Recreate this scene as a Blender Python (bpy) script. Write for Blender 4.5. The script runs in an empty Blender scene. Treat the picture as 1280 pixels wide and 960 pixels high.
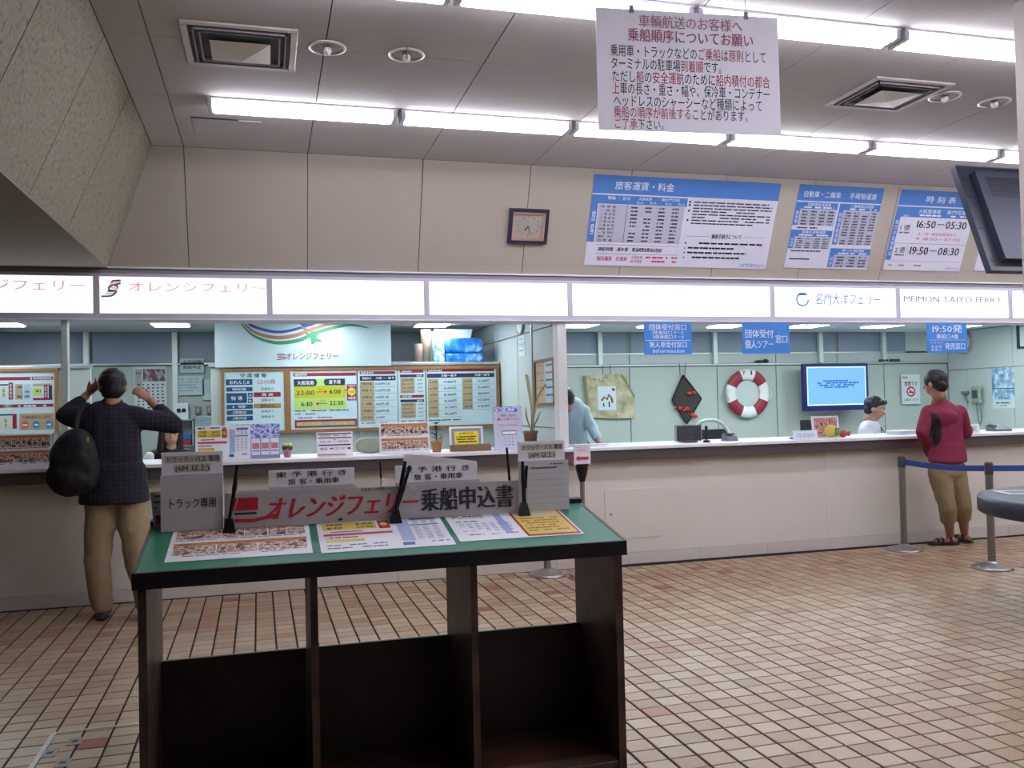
import bpy, bmesh, math, random
from mathutils import Vector, Matrix
random.seed(7)
S = bpy.context.scene
COL = S.collection
# ------------------------------------------------------------------ camera
cam_d = bpy.data.cameras.new('camera'); cam = bpy.data.objects.new('camera', cam_d); COL.objects.link(cam)
yaw, pitch, roll = 0.2710, 0.0230, -0.02268
cy, sy = math.cos(yaw), math.sin(yaw)
fw = Vector((sy*math.cos(pitch), cy*math.cos(pitch), math.sin(pitch)))
r0 = Vector((cy, -sy, 0)); u0 = r0.cross(fw)
rt = r0*math.cos(roll) + u0*math.sin(roll); up = -r0*math.sin(roll) + u0*math.cos(roll)
CAM = Vector((0, 0, 1.4))
mw = Matrix((rt, up, -fw)).transposed().to_4x4(); mw.translation = CAM
cam.matrix_world = mw
cam_d.sensor_width = 36; cam_d.lens = 1106.93/1280*36; cam_d.clip_start = 0.05
S.camera = cam
# ------------------------------------------------------------------ world and exposure
w = bpy.data.worlds.new('world'); S.world = w; w.use_nodes = True
w.node_tree.nodes['Background'].inputs[0].default_value = (0.5, 0.55, 0.6, 1)
w.node_tree.nodes['Background'].inputs[1].default_value = 0.02
S.view_settings.view_transform = 'Standard'; S.view_settings.look = 'None'
S.view_settings.gamma = 1; S.view_settings.use_curve_mapping = False
S.view_settings.exposure = 0.48
TUBE = 13.0      # emission of the lobby tubes
OFFICE = 11.5    # emission of the office ceiling lights
BOX = 0.80       # emission of the backlit fascia
S.cycles.max_bounces = 8; S.cycles.diffuse_bounces = 5; S.cycles.glossy_bounces = 3
S.cycles.use_denoising = True; S.cycles.sample_clamp_indirect = 6
# ------------------------------------------------------------------ materials
def lin(c):
    if isinstance(c, str):
        c = [int(c[i:i+2], 16)/255 for i in (0, 2, 4)]
    return tuple(x/12.92 if x <= .04045 else ((x+.055)/1.055)**2.4 for x in c)
MATS = {}
def M(hexc, rough=.6, metal=0., var=.06, scale=9., bump=0., name=None, spec=.5):
    key = (hexc, rough, metal, var, scale, bump, name, spec)
    if key in MATS: return MATS[key]
    m = bpy.data.materials.new(name or 'surface_'+hexc); m.use_nodes = True
    nt = m.node_tree; b = nt.nodes['Principled BSDF']
    r, g, bl = lin(hexc)
    tc = nt.nodes.new('ShaderNodeTexCoord'); nz = nt.nodes.new('ShaderNodeTexNoise')
    nz.inputs['Scale'].default_value = scale; nz.inputs['Detail'].default_value = 4
    nt.links.new(tc.outputs['Object'], nz.inputs['Vector'])
    mx = nt.nodes.new('ShaderNodeMix'); mx.data_type = 'RGBA'
    mx.inputs['A'].default_value = (r*(1-var), g*(1-var), bl*(1-var), 1)
    mx.inputs['B'].default_value = (min(1, r*(1+var)), min(1, g*(1+var)), min(1, bl*(1+var)), 1)
    nt.links.new(nz.outputs['Fac'], mx.inputs['Factor']); nt.links.new(mx.outputs['Result'], b.inputs['Base Color'])
    b.inputs['Roughness'].default_value = rough; b.inputs['Metallic'].default_value = metal
    b.inputs['Specular IOR Level'].default_value = spec
    if bump:
        bp = nt.nodes.new('ShaderNodeBump'); bp.inputs['Strength'].default_value = bump; bp.inputs['Distance'].default_value = .01
        nt.links.new(nz.outputs['Fac'], bp.inputs['Height']); nt.links.new(bp.outputs['Normal'], b.inputs['Normal'])
    MATS[key] = m; return m
def EM(hexc, strength, name='glow'):
    key = ('E', hexc, strength, name)
    if key in MATS: return MATS[key]
    m = bpy.data.materials.new(name); m.use_nodes = True; b = m.node_tree.nodes['Principled BSDF']
    c = lin(hexc)
    b.inputs['Base Color'].default_value = (*[x*.8 for x in c], 1)
    b.inputs['Emission Color'].default_value = (*c, 1); b.inputs['Emission Strength'].default_value = strength
    MATS[key] = m; return m
def RAMP(name, stops, scale=30., rough=.5, detail=3., kind='NOISE', bump=0.):
    key = ('R', name)
    if key in MATS: return MATS[key]
    m = bpy.data.materials.new(name); m.use_nodes = True; nt = m.node_tree; b = nt.nodes['Principled BSDF']
    tc = nt.nodes.new('ShaderNodeTexCoord')
    if kind == 'NOISE':
        nz = nt.nodes.new('ShaderNodeTexNoise'); nz.inputs['Detail'].default_value = detail; out = nz.outputs['Fac']
    else:
        nz = nt.nodes.new('ShaderNodeTexVoronoi'); out = nz.outputs['Color']
    nz.inputs['Scale'].default_value = scale
    nt.links.new(tc.outputs['Object'], nz.inputs['Vector'])
    cr = nt.nodes.new('ShaderNodeValToRGB'); cr.color_ramp.interpolation = 'LINEAR'
    el = cr.color_ramp.elements
    while len(el) > 1: el.remove(el[-1])
    el[0].position = stops[0][0]; el[0].color = (*lin(stops[0][1]), 1)
    for p, c in stops[1:]:
        e = el.new(p); e.color = (*lin(c), 1)
    nt.links.new(out, cr.inputs['Fac']); nt.links.new(cr.outputs['Color'], b.inputs['Base Color'])
    b.inputs['Roughness'].default_value = rough
    if bump:
        bp = nt.nodes.new('ShaderNodeBump'); bp.inputs['Strength'].default_value = bump; bp.inputs['Distance'].default_value = .005
        nt.links.new(out, bp.inputs['Height']); nt.links.new(bp.outputs['Normal'], b.inputs['Normal'])
    MATS[key] = m; return m
PHOTO = RAMP('cabin_photo_print', [(.34, '2e2230'), (.42, '7a5a4a'), (.48, 'c09878'), (.53, 'efe6de'), (.58, '8a6a6c'), (.66, 'b88858')], 34)
PHOTO2 = RAMP('ship_photo_print', [(.3, '4060b0'), (.45, '7090d8'), (.52, 'f0f0ff'), (.6, '6078c8'), (.75, 'e0b0c0')], 30)
FOOD = RAMP('food_photo_print', [(.3, '3a1818'), (.42, 'a85040'), (.5, 'e0b0a0'), (.6, '702830'), (.72, 'f0d0c0')], 40)
PLAID = bpy.data.materials.new('dark_check_cloth'); PLAID.use_nodes = True
def _plaid():
    nt = PLAID.node_tree; b = nt.nodes['Principled BSDF']; b.inputs['Roughness'].default_value = .9
    tc = nt.nodes.new('ShaderNodeTexCoord'); sp = nt.nodes.new('ShaderNodeSeparateXYZ'); nt.links.new(tc.outputs['Object'], sp.inputs[0])
    outs = []
    for ax in ('X', 'Z'):
        mu = nt.nodes.new('ShaderNodeMath'); mu.operation = 'MULTIPLY'; mu.inputs[1].default_value = 32; nt.links.new(sp.outputs[ax], mu.inputs[0])
        fr = nt.nodes.new('ShaderNodeMath'); fr.operation = 'FRACT'; nt.links.new(mu.outputs[0], fr.inputs[0])
        lt = nt.nodes.new('ShaderNodeMath'); lt.operation = 'LESS_THAN'; lt.inputs[1].default_value = .16; nt.links.new(fr.outputs[0], lt.inputs[0]); outs.append(lt)
    mm = nt.nodes.new('ShaderNodeMath'); mm.operation = 'MAXIMUM'; nt.links.new(outs[0].outputs[0], mm.inputs[0]); nt.links.new(outs[1].outputs[0], mm.inputs[1])
    mx = nt.nodes.new('ShaderNodeMix'); mx.data_type = 'RGBA'; mx.inputs['A'].default_value = (*lin('161522'), 1); mx.inputs['B'].default_value = (*lin('2c2434'), 1)
    nt.links.new(mm.outputs[0], mx.inputs['Factor']); nt.links.new(mx.outputs['Result'], b.inputs['Base Color'])
_plaid()
# ------------------------------------------------------------------ mesh builder
class MB:
    def __init__(s): s.v = []; s.f = []; s.fm = []; s.mats = []; s.mi = 0; s.sm = set()
    def m(s, mat):
        if mat not in s.mats: s.mats.append(mat)
        s.mi = s.mats.index(mat); return s
    def add(s, vs, fs, smooth=False):
        o = len(s.v); s.v += [tuple(v) for v in vs]
        for f in fs:
            if smooth: s.sm.add(len(s.f))
            s.f.append([i+o for i in f]); s.fm.append(s.mi)
        return s
    def hexa(s, p):   # p: 8 corners, bottom 4 then top 4
        return s.add(p, [(0,3,2,1),(4,5,6,7),(0,1,5,4),(1,2,6,5),(2,3,7,6),(3,0,4,7)])
    def box(s, x0, x1, y0, y1, z0, z1):
        return s.hexa([(x0,y0,z0),(x1,y0,z0),(x1,y1,z0),(x0,y1,z0),(x0,y0,z1),(x1,y0,z1),(x1,y1,z1),(x0,y1,z1)])
    def bbox(s, x0, x1, y0, y1, z0, z1, b=.004):   # box with chamfered edges
        bm = bmesh.new(); bmesh.ops.create_cube(bm, size=1)
        for v in bm.verts: v.co = Vector(((x0+x1)/2+v.co.x*(x1-x0), (y0+y1)/2+v.co.y*(y1-y0), (z0+z1)/2+v.co.z*(z1-z0)))
        b = min(b, (x1-x0)*.4, (y1-y0)*.4, (z1-z0)*.4)
        bmesh.ops.bevel(bm, geom=bm.edges[:], offset=b, segments=1, affect='EDGES')
        return s.bm(bm)
    def bm(s, bm, mat=None, smooth=False):
        bm.verts.index_update(); vs = [(mat @ v.co if mat else v.co.copy()) for v in bm.verts]
        fs = [[v.index for v in f.verts] for f in bm.faces]; bm.free()
        return s.add(vs, fs, smooth)
    def cyl(s, a, b, ra, rb=None, n=12, cap=True, smooth=True):
        a, b = Vector(a), Vector(b); rb = ra if rb is None else rb
        d = (b-a).normalized(); t = Vector((0,0,1)) if abs(d.z) < .9 else Vector((1,0,0))
        u = d.cross(t).normalized(); v = d.cross(u)
        vs = []
        for c, r in ((a, ra), (b, rb)):
            vs += [c + (u*math.cos(2*math.pi*i/n)+v*math.sin(2*math.pi*i/n))*r for i in range(n)]
        s.add(vs, [(i, (i+1) % n, n+(i+1) % n, n+i) for i in range(n)], smooth)
        if cap:
            s.add(vs[:n], [tuple(range(n))[::-1]]); s.add(vs[n:], [tuple(range(n))])
        return s
    def tube(s, pts, r, n=8):
        for a, b in zip(pts[:-1], pts[1:]): s.cyl(a, b, r, r, n)
        return s
    def lathe(s, c, prof, n=20, ax=2, smooth=True):   # prof: (radius, height) about a vertical axis at c
        vs = []
        for r, h in prof:
            for i in range(n):
                q = 2*math.pi*i/n; p = [c[0]+r*math.cos(q), c[1]+r*math.sin(q), c[2]+h]
                if ax == 1: p = [c[0]+r*math.cos(q), c[1]+h, c[2]+r*math.sin(q)]
                vs.append(p)
        fs = [(k*n+i, k*n+(i+1) % n, (k+1)*n+(i+1) % n, (k+1)*n+i) for k in range(len(prof)-1) for i in range(n)]
        s.add(vs, fs, smooth)
        for k in (0, len(prof)-1):
            if prof[k][0] > .001: s.add(vs[k*n:(k+1)*n], [tuple(range(n))])
        return s
    def ball(s, c, r, seg=12, rings=8, sc=(1,1,1), rot=None):
        bm = bmesh.new(); bmesh.ops.create_uvsphere(bm, u_segments=seg, v_segments=rings, radius=1)
        Mx = Matrix.Translation(c) @ (rot.to_4x4() if rot else Matrix()) @ Matrix.Diagonal((r*sc[0], r*sc[1], r*sc[2], 1))
        return s.bm(bm, Mx, True)
    def build(s, name, parent=None, loc=None, kind=None):
        if UNIT != 1.: s.v = [to_hall(p) for p in s.v]
        me = bpy.data.meshes.new(name)
        o = bpy.data.objects.new(name, me); COL.objects.link(o)
        if parent is not None:
            off = Vector(ORIG.get(parent.name, (0,0,0))); o.parent = parent; ORIG[o.name] = off
        else:
            off = Vector(to_hall(loc)) if loc else Vector((0,0,0)); o.location = off; ORIG[o.name] = off
        me.from_pydata([(x-off[0], y-off[1], z-off[2]) for x, y, z in s.v], [], s.f)
        for mt in s.mats: me.materials.append(mt)
        if s.fm: me.polygons.foreach_set('material_index', s.fm)
        if s.sm:
            me.polygons.foreach_set('use_smooth', [i in s.sm for i in range(len(s.f))])
        me.validate(); me.update()
        if kind: o['kind'] = kind
        return o
ORIG = {}
UNIT = 1.      # the desk is drawn in its own units of 0.95 m, with its own datum height
def to_hall(p): return (p[0]*UNIT, p[1]*UNIT, p[2]*UNIT+1.4*(1-UNIT))
def tag(o, label, cat, group=None):
    o['label'] = label; o['category'] = cat
    if group: o['group'] = group
    return o
def thing(name, label, cat, loc=(0,0,0), group=None):
    loc = to_hall(loc); o = bpy.data.objects.new(name, None); COL.objects.link(o); o.location = loc; o.empty_display_size = .1
    ORIG[o.name] = Vector(loc)
    return tag(o, label, cat, group)
def copy_thing(root, loc, label):
    r = root.copy(); COL.objects.link(r); r.location = loc; r['label'] = label; ORIG[r.name] = Vector(loc)
    for ch in list(root.children):
        c = ch.copy(); COL.objects.link(c); c.parent = r
        for g in list(ch.children):
            d = g.copy(); COL.objects.link(d); d.parent = c
    return r
def single(name, label, cat, mb, loc, group=None):
    return tag(mb.build(name, None, loc), label, cat, group)
# ------------------------------------------------------------------ lettering from glyph outlines
GL = {}
def glyph(ch, bold=False):
    k = (ch, bold)
    if k in GL: return GL[k]
    if ch in ' \u3000':
        GL[k] = ([], [], 1. if ch == '\u3000' else .32, 0); return GL[k]
    c = bpy.data.curves.new('g', 'FONT'); c.body = ch; c.resolution_u = 2; c.offset = 0
    o = bpy.data.objects.new('g', c); COL.objects.link(o)
    me = bpy.data.meshes.new_from_object(o.evaluated_get(bpy.context.evaluated_depsgraph_get()))
    vs = [(v.co.x, v.co.y, 0) for v in me.vertices]; fs = [list(p.vertices) for p in me.polygons]
    bpy.data.objects.remove(o); bpy.data.curves.remove(c); bpy.data.meshes.remove(me)
    if ord(ch) > 0x2000: adv, x0 = 1., 0
    else:
        x0 = min(v[0] for v in vs) if vs else 0; x1 = max(v[0] for v in vs) if vs else .3
        adv = x1-x0+.11; x0 -= .055
    if bold:       # a second copy a hair to the side thickens the strokes
        n = len(vs); o_ = .012 if bold is True else .042; vs = [(a-o_, b, 0) for a, b, _ in vs]+[(a+o_, b+.004, .0006) for a, b, _ in vs]; fs = fs+[[i+n for i in f] for f in fs]
    GL[k] = (vs, fs, adv, x0); return GL[k]
class Frame:
    """a flat rectangle in space: fractions u (right) and v (down) of its width and height"""
    def __init__(s, O, U, V): s.O, s.U, s.V = Vector(O), Vector(U), Vector(V); s.N = s.V.cross(s.U).normalized(); s.k = 0
    def p(s, u, v, w=0.): return s.O + s.U*u + s.V*v + s.N*w
    def rect(s, mb, mat, u0, v0, u1, v1, w=.001):
        s.k += 1; w += s.k*1.2e-5
        mb.m(mat).add([s.p(u0,v0,w), s.p(u1,v0,w), s.p(u1,v1,w), s.p(u0,v1,w)], [(3,2,1,0)]); return s
    def poly(s, mb, mat, pts, w=.002):
        s.k += 1; w += s.k*1.2e-5
        mb.m(mat).add([s.p(a,b,w) for a, b in pts], [tuple(range(len(pts)))[::-1]]); return s
    def slab(s, mb, mat, u0=0, v0=0, u1=1, v1=1, w0=-.01, w1=0.):
        q = [(u0,v1),(u1,v1),(u1,v0),(u0,v0)]
        mb.m(mat).hexa([s.p(a,b,w0) for a,b in q]+[s.p(a,b,w1) for a,b in q]); return s
    def text(s, mb, mat, u0, v0, u1, v1, segs, bold=False, w=.002, vert=False, slant=0.):
        s.k += 1; w += s.k*1.2e-5
        if isinstance(segs, str): segs = [(segs, mat)]
        g = [(glyph(ch, bold), mt) for t, mt in segs for ch in t]
        if vert:
            n = len(g); h = (v1-v0)/n
            for k, ((vs, fs, adv, x0), mt) in enumerate(g):
                if not vs: continue
                mb.m(mt).add([s.p(u0+(x-x0)/adv*(u1-u0), v0+h*k+h*(.88-y*.92), w+zz) for x, y, zz in vs], fs)
            return s
        tot = sum(a[0][2] for a in g); x = 0; H = v1-v0
        for (vs, fs, adv, x0), mt in g:
            if vs: mb.m(mt).add([s.p(u0+(x+px-x0+slant*py)/tot*(u1-u0), v0+H*(.88-py*.98), w+zz) for px, py, zz in vs], fs)
            x += adv
        return s
    def greek(s, mb, mat, u0, v, u1, h, w=.002, dense=.8):
        x = u0; L = (u1-u0); k0 = s.k
        while x < u1-1e-6:
            l = min(L*random.uniform(.04, .14), u1-x)
            s.k = k0
            if random.random() < dense: s.rect(mb, mat, x, v, x+l*.86, v+h, w)
            x += l
        s.k = k0
        return s
    def strip(s, mb, mat, pts, wid, w=.002):
        """tapered ribbon along points in the frame's own fractions; wid in v fractions"""
        n = len(pts); q = []; s.k += 1; w += s.k*1.2e-5
        ar = s.U.length/s.V.length
        L, Rr = [], []
        for i, (a, b) in enumerate(pts):
            p0 = pts[max(0, i-1)]; p1 = pts[min(n-1, i+1)]
            dx, dy = (p1[0]-p0[0])*ar, p1[1]-p0[1]; l = math.hypot(dx, dy) or 1
            ww = wid[i]/2 if isinstance(wid, (list, tuple)) else wid/2
            L.append((a+dy/l*ww/ar, b-dx/l*ww)); Rr.append((a-dy/l*ww/ar, b+dx/l*ww))
        mb.m(mat).add([s.p(a,b,w) for a,b in L+Rr], [(i, i+1, n+i+1, n+i) for i in range(n-1)]); return s
def curve(pts, n=6):
    """Catmull-Rom through points"""
    out = []
    P = [pts[0]]+list(pts)+[pts[-1]]
    for i in range(1, len(P)-2):
        for k in range(n):
            t = k/n; r = []
            for c in range(len(pts[0])):
                a, b, c2, d = P[i-1][c], P[i][c], P[i+1][c], P[i+2][c]
                r.append(.5*((2*b)+(-a+c2)*t+(2*a-5*b+4*c2-d)*t*t+(-a+3*b-3*c2+d)*t**3))
            out.append(tuple(r))
    out.append(tuple(pts[-1])); return out
def wallframe(r, Y):     # (x0, ztop, x1, zbottom) on the plane y = Y, facing the lobby
    x0, z1, x1, z0 = r
    return Frame((x0, Y, z1), (x1-x0, 0, 0), (0, 0, z0-z1))
WHITE = M('e8e8ec', .5); INK = M('20242e', .6, var=0.); BLUE = M('2f6fc4', .5, var=.03); RED = M('b3162c', .5, var=.03)
MAROON = M('8c1838', .5, var=.03); NAVY = M('1c2c4c', .5, var=.03); BLACK = M('0c0c10', .45, var=.1); LGREY = M('b9bcc4', .6)

# ================================================================== THE SETTING
D = 7.12; A = .42; ZB = 2.49; ZC = 3.32
WALLC = M('aea497', .75, var=.03, scale=5, bump=.05); CEILC = M('b6b1ae', .8, var=.03, scale=40, bump=.15)
SLOPEC = RAMP('speckled_acoustic_board', [(.3, '6c6656'), (.42, '8d8572'), (.6, '958c7a'), (.75, 'a39a86')], 45, .85, bump=.3)
JOINT = M('2a2826', .9); GROUT = M('1c191a', .9, var=.2)
# floor: grout bed, three hundred single tiles nearest the lens, and the rest joined
fl = MB().m(GROUT).box(-5.2, 11.2, -4.2, D+.3, -.12, -.006).build('floor', kind='structure')
TX, TY, TH, OX, OY = .12032, .11145, .00828, 2.21614, 3.66632
ct, st = math.cos(TH), math.sin(TH)
TILEC = [M('a68d70', .38, var=.10, scale=30, name='tile_tan'), M('ad9a80', .38, var=.08, scale=30, name='tile_pale'), M('9a8266', .38, var=.1, scale=30, name='tile_brown'),
         M('9c7656', .4, var=.12, scale=30, name='tile_ochre'), M('8a4e3a', .4, var=.12, scale=30, name='tile_red')]
def tile_geo(gx=.0056, gy=.0036, b=.0018, h=.006):
    hx, hy = TX/2-gx, TY/2-gy; vs = []
    for (ax, ay, z) in ((hx, hy, -h), (hx, hy, -b*.8), (hx-b, hy-b, 0)):
        vs += [(-ax,-ay,z), (ax,-ay,z), (ax,ay,z), (-ax,ay,z)]
    fs = [(i+k*4, (i+1) % 4+k*4, (i+1) % 4+k*4+4, i+k*4+4) for k in (0, 1) for i in range(4)]+[(8,9,10,11)]
    return vs, fs
tvs, tfs = tile_geo()
rest = MB(); single_tiles = []
desk_hide = lambda x, y: (-.52 < x/y*3.27 < 1.42) and y < 6.2 and not y > 4.6
cand = []
for i in range(-60, 76):
    for j in range(-32, 24):
        lx, ly = (i+.5)*TX, -(j+.5)*TY
        x = OX+lx*ct-ly*st; y = OY+ly*ct+lx*st
        if not (-5.1 < x < 11.1 and 1.2 < y < D-.0): continue
        if y > D-TY*.45: continue
        forced = abs(x+.75) < .055 and abs(y-4.13) < .055
        rnd = random.random()
        warm = math.exp(-((y-6.5)/.55)**2)*.35
        k = 0 if rnd < .48-warm*.5 else 1 if rnd < .80-warm else 2 if rnd < .985-warm*.6 else 3 if rnd < .999-warm*.08 else 4
        if forced: k = 4
        d = Vector((x, y, 0))-CAM; z = d.dot(fw); px = d.dot(rt)/z*1106.93; py = -d.dot(up)/z*1106.93
        vis = abs(px) < 650 and abs(py) < 490 and not desk_hide(x, y)
        cand.append((0 if vis else 1, z, x, y, k, random.uniform(-.0008, .0008)))
cand.sort()
tmesh = {}
for n, (iv, z, x, y, k, dz) in enumerate(cand):
    if n < 300 and iv == 0:
        if k not in tmesh:
            o = MB().m(TILEC[k]).add(tvs, tfs).build('tile', fl); tmesh[k] = o.data
        else:
            o = bpy.data.objects.new('tile', tmesh[k]); COL.objects.link(o); o.parent = fl
        o.location = (x, y, dz); o.rotation_euler.z = TH
    else:
        rest.m(TILEC[k]).add([(x+a*ct-b*st, y+a*st+b*ct, c+dz) for a, b, c in tvs], tfs)
rest.build('tiling', fl, kind='stuff')
# ceiling: single boards where it is seen, backing slab above
cl = MB().m(JOINT).box(-5.2, 11.2, -4.2, 6.9, ZC+.012, ZC+.1).build('ceiling', kind='structure')
xs = [-.765, -.549]+[-.549+.8775*k for k in range(1, 14)]
ys = [2.08, 2.98, 3.88, 4.775, 5.67, 6.765]
for a, b in zip(xs[:-1], xs[1:]):
    for c, d in zip(ys[:-1], ys[1:]):
        g1 = .005
        MB().m(CEILC).box(a+g1, b-g1*.3, c+.002, d-.001, ZC, ZC+.012).build('panel', cl)
MB().m(CEILC).box(-5.2, 11.2, -4.2, 2.075, ZC, ZC+.012).build('board', cl)
# sloping upper wall over the counter
wb = MB().m(JOINT).hexa([(-1.3,7.14,ZB),(11.2,7.14,ZB),(11.2,7.3,ZB),(-1.3,7.3,ZB),(-1.3,7.135-A*(ZC-ZB),ZC),(11.2,7.135-A*(ZC-ZB),ZC),(11.2,7.3,ZC+.02),(-1.3,7.3,ZC+.02)]).build('wall_upper', kind='structure')
bx = [-.549+.8775*k for k in range(0, 14)]
def slopebox(mb, xa, xb, xat=None, xbt=None):
    xat = xa if xat is None else xat; xbt = xb if xbt is None else xbt
    t = D-A*(ZC-ZB)
    mb.hexa([(xa,D,ZB),(xb,D,ZB),(xb,D+.012,ZB),(xa,D+.012,ZB),(xat,t,ZC),(xbt,t,ZC),(xbt,t+.012,ZC),(xat,t+.012,ZC)])
mb = MB().m(WALLC); slopebox(mb, -1.115, -.552, -.765, -.552); mb.build('panel', wb)
for a, b in zip(bx[:-1], bx[1:]):
    mb = MB().m(WALLC); slopebox(mb, a+.003, b-.003); mb.build('panel', wb)
# sloping acoustic side and the low soffit on the left
sl = MB().m(JOINT).hexa([(-1.3,-4.2,ZB-.0),(-1.135,-4.2,ZB),(-1.135,7.12,ZB),(-1.3,7.12,ZB),(-1.3,-4.2,ZC),(-.785,-4.2,ZC),(-.785,6.78,ZC),(-1.3,6.78,ZC)]).build('wall_slope', kind='structure')
ty = [-4.2, 1.25, 2.15, 3.05, 3.94, 4.83, 5.70, 6.42]
for k in range(len(ty)):
    a = ty[k]+.005; b = (ty[k+1]-.005) if k+1 < len(ty) else None
    b0, b1 = (b, b) if b else (7.12, 6.77)
    MB().m(SLOPEC).hexa([(-1.14,a,ZB),(-1.115,a,ZB),(-1.115,b0,ZB),(-1.14,b0,ZB),(-.79,a,ZC),(-.765,a,ZC),(-.765,b1,ZC),(-.79,b1,ZC)]).build('panel', sl)
MB().m(M('8c8474', .8, var=.05)).box(-5.2, -1.116, -4.2, 7.12, ZB-.012, ZB).build('ceiling_low', kind='structure')
# outer walls that close the hall behind and beside the lens
MB().m(M('3e3a34', .8)).box(-5.3, -5.2, -4.2, 10.6, 0, 3.4).build('wall_left', kind='structure')
MB().m(WALLC).box(11.2, 11.3, -4.2, 7.3, 0, 3.4).build('wall_right', kind='structure')
MB().m(M('6f6a66', .8)).box(-5.3, 11.3, -4.3, -4.2, 0, 3.4).build('wall_rear', kind='structure')
# near square column at the right edge of the frame
MB().m(M('c8beb8', .7, var=.02)).bbox(3.575, 3.98, 3.1, 3.5, 0, ZC, .01).build('trim_3', kind='structure')
# slim posts between the counter and the fascia
POSTC = M('d8d6d2', .5, var=.02); ALU = M('b4bcc0', .35, .6, var=.03)
mb = MB().m(POSTC).bbox(2.385, 2.468, 7.12, 7.24, 1.02, 2.1, .004); mb.build('trim_1', kind='structure')
mb = MB().m(M('c4d4cc', .45, var=.02)).bbox(-1.445, -1.400, 7.13, 7.2, 1.02, 2.1, .004); mb.build('trim_2', kind='structure')
# ------------------------------------------------------------------ office shell
OW = M('b6bfbe', .6, var=.03, scale=3); OWP = M('aab5b0', .6, var=.03, scale=3); DKW = M('8291a4', .4, var=.05, scale=2)
MB().m(M('8a9692', .6)).box(-5.2, 9.6, 7.45, 10.8, -.12, 0).build('floor_office', kind='structure')
MB().m(M('dce0e8', .8, var=.02)).box(-5.2, 9.6, 7.3, 10.8, 2.29, 2.34).build('ceiling_office', kind='structure')
ob = MB().m(M('7f8c88', .6)).box(-5.2, 9.6, 10.52, 10.7, 0, 2.29).build('wall_office_back', kind='structure')
px = [-5.1, -3.9, -2.9, -1.85, -.95, .1, 1.2, 2.44, 3.36, 4.48, 5.72, 6.6, 7.55, 8.3, 9.37]
for k, (a, b) in enumerate(zip(px[:-1], px[1:])):
    zt = 1.86 if a > 2.4 else 1.93
    MB().m(OWP).bbox(a+.006, b-.006, 10.5, 10.52, .02, zt-.02, .003).build('panel', ob)
    if a > 2.4:
        MB().m(OW).bbox(a+.006, b-.006, 10.5, 10.52, zt+.02, 2.0, .003).build('panel', ob)
        MB().m(DKW).box(a+.03, b-.03, 10.505, 10.52, 2.02, 2.28).build('pane', ob)
    else:
        MB().m(DKW).box(a+.03, b-.03, 10.505, 10.52, zt+.02, 2.28).build('pane', ob)
mb = MB().m(ALU)
mb.box(2.44, 9.37, 10.47, 10.52, 1.85, 1.875); mb.box(2.44, 9.37, 10.49, 10.52, 2.0, 2.02); mb.box(-5.1, 2.44, 10.47, 10.52, 1.925, 1.945)
mb.build('rail', ob)
for x in (-1.87, -.97, 4.07, 5.68, 7.27, 8.28):
    MB().m(M('c8d6d6', .4, .3)).bbox(x-.03, x+.03, 10.44, 10.5, .02 if x < 0 else 1.87, 2.29, .004).build('mullion', ob)
MB().m(OW).box(8.66, 9.37, 10.49, 10.5, 1.87, 2.29).build('panel', ob)
# side wall between the two offices, with sheet joints
sw = MB().m(M('98a8a4', .6)).box(2.43, 2.47, 7.74, 10.5, 0, 2.29).box(2.43, 2.47, 7.24, 7.74, 1.03, 2.29).build('wall_office_side', kind='structure')
for a, b in ((7.24, 7.93), (7.96, 8.45), (8.46, 9.35), (9.36, 10.48)):
    for c, d in ((.02, 1.18), (1.19, 2.075), (2.085, 2.28)):
        MB().m(OW).bbox(2.412, 2.43, a+.003, b-.003, max(c, 1.035) if a < 7.7 else c, d, .002).build('panel', sw)
MB().m(ALU).bbox(2.40, 2.43, 7.93, 7.96, 0, 2.29).build('mullion', sw)
wr = MB().m(M('90a09a', .6)).box(9.40, 9.5, 7.74, 10.6, 0, 2.29).box(9.40, 9.5, 7.3, 7.74, 1.03, 2.29).build('wall_office_right', kind='structure')
for a, b in ((7.75, 8.5), (8.5, 9.36), (9.36, 10.16), (10.16, 10.5)):
    for c, d in ((.02, .85), (.85, 1.745), (1.745, 2.28)):
        MB().m(OW).bbox(9.375, 9.40, a+.003, b-.003, c+.003, d-.003, .002).build('panel', wr)
# low partition that carries the boards in the left office
pt = MB().m(OWP).bbox(-.52, 2.405, 9.14, 9.2, 0, 1.83, .003).build('wall_partition', kind='structure')
MB().m(ALU).bbox(-.54, 2.405, 9.12, 9.5, 1.83, 1.86, .004).build('shelf', pt)
for x in (.92, 1.6):
    MB().m(ALU).box(x, x+.03, 9.13, 9.14, 0, 1.83).build('mullion', pt)
pt2 = MB().m(OWP).bbox(-4.6, -1.60, 9.14, 9.2, 0, 1.83, .003).build('wall_partition', kind='structure')
MB().m(ALU).bbox(-4.6, -1.60, 9.12, 9.3, 1.83, 1.86, .004).build('shelf', pt2)

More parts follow.
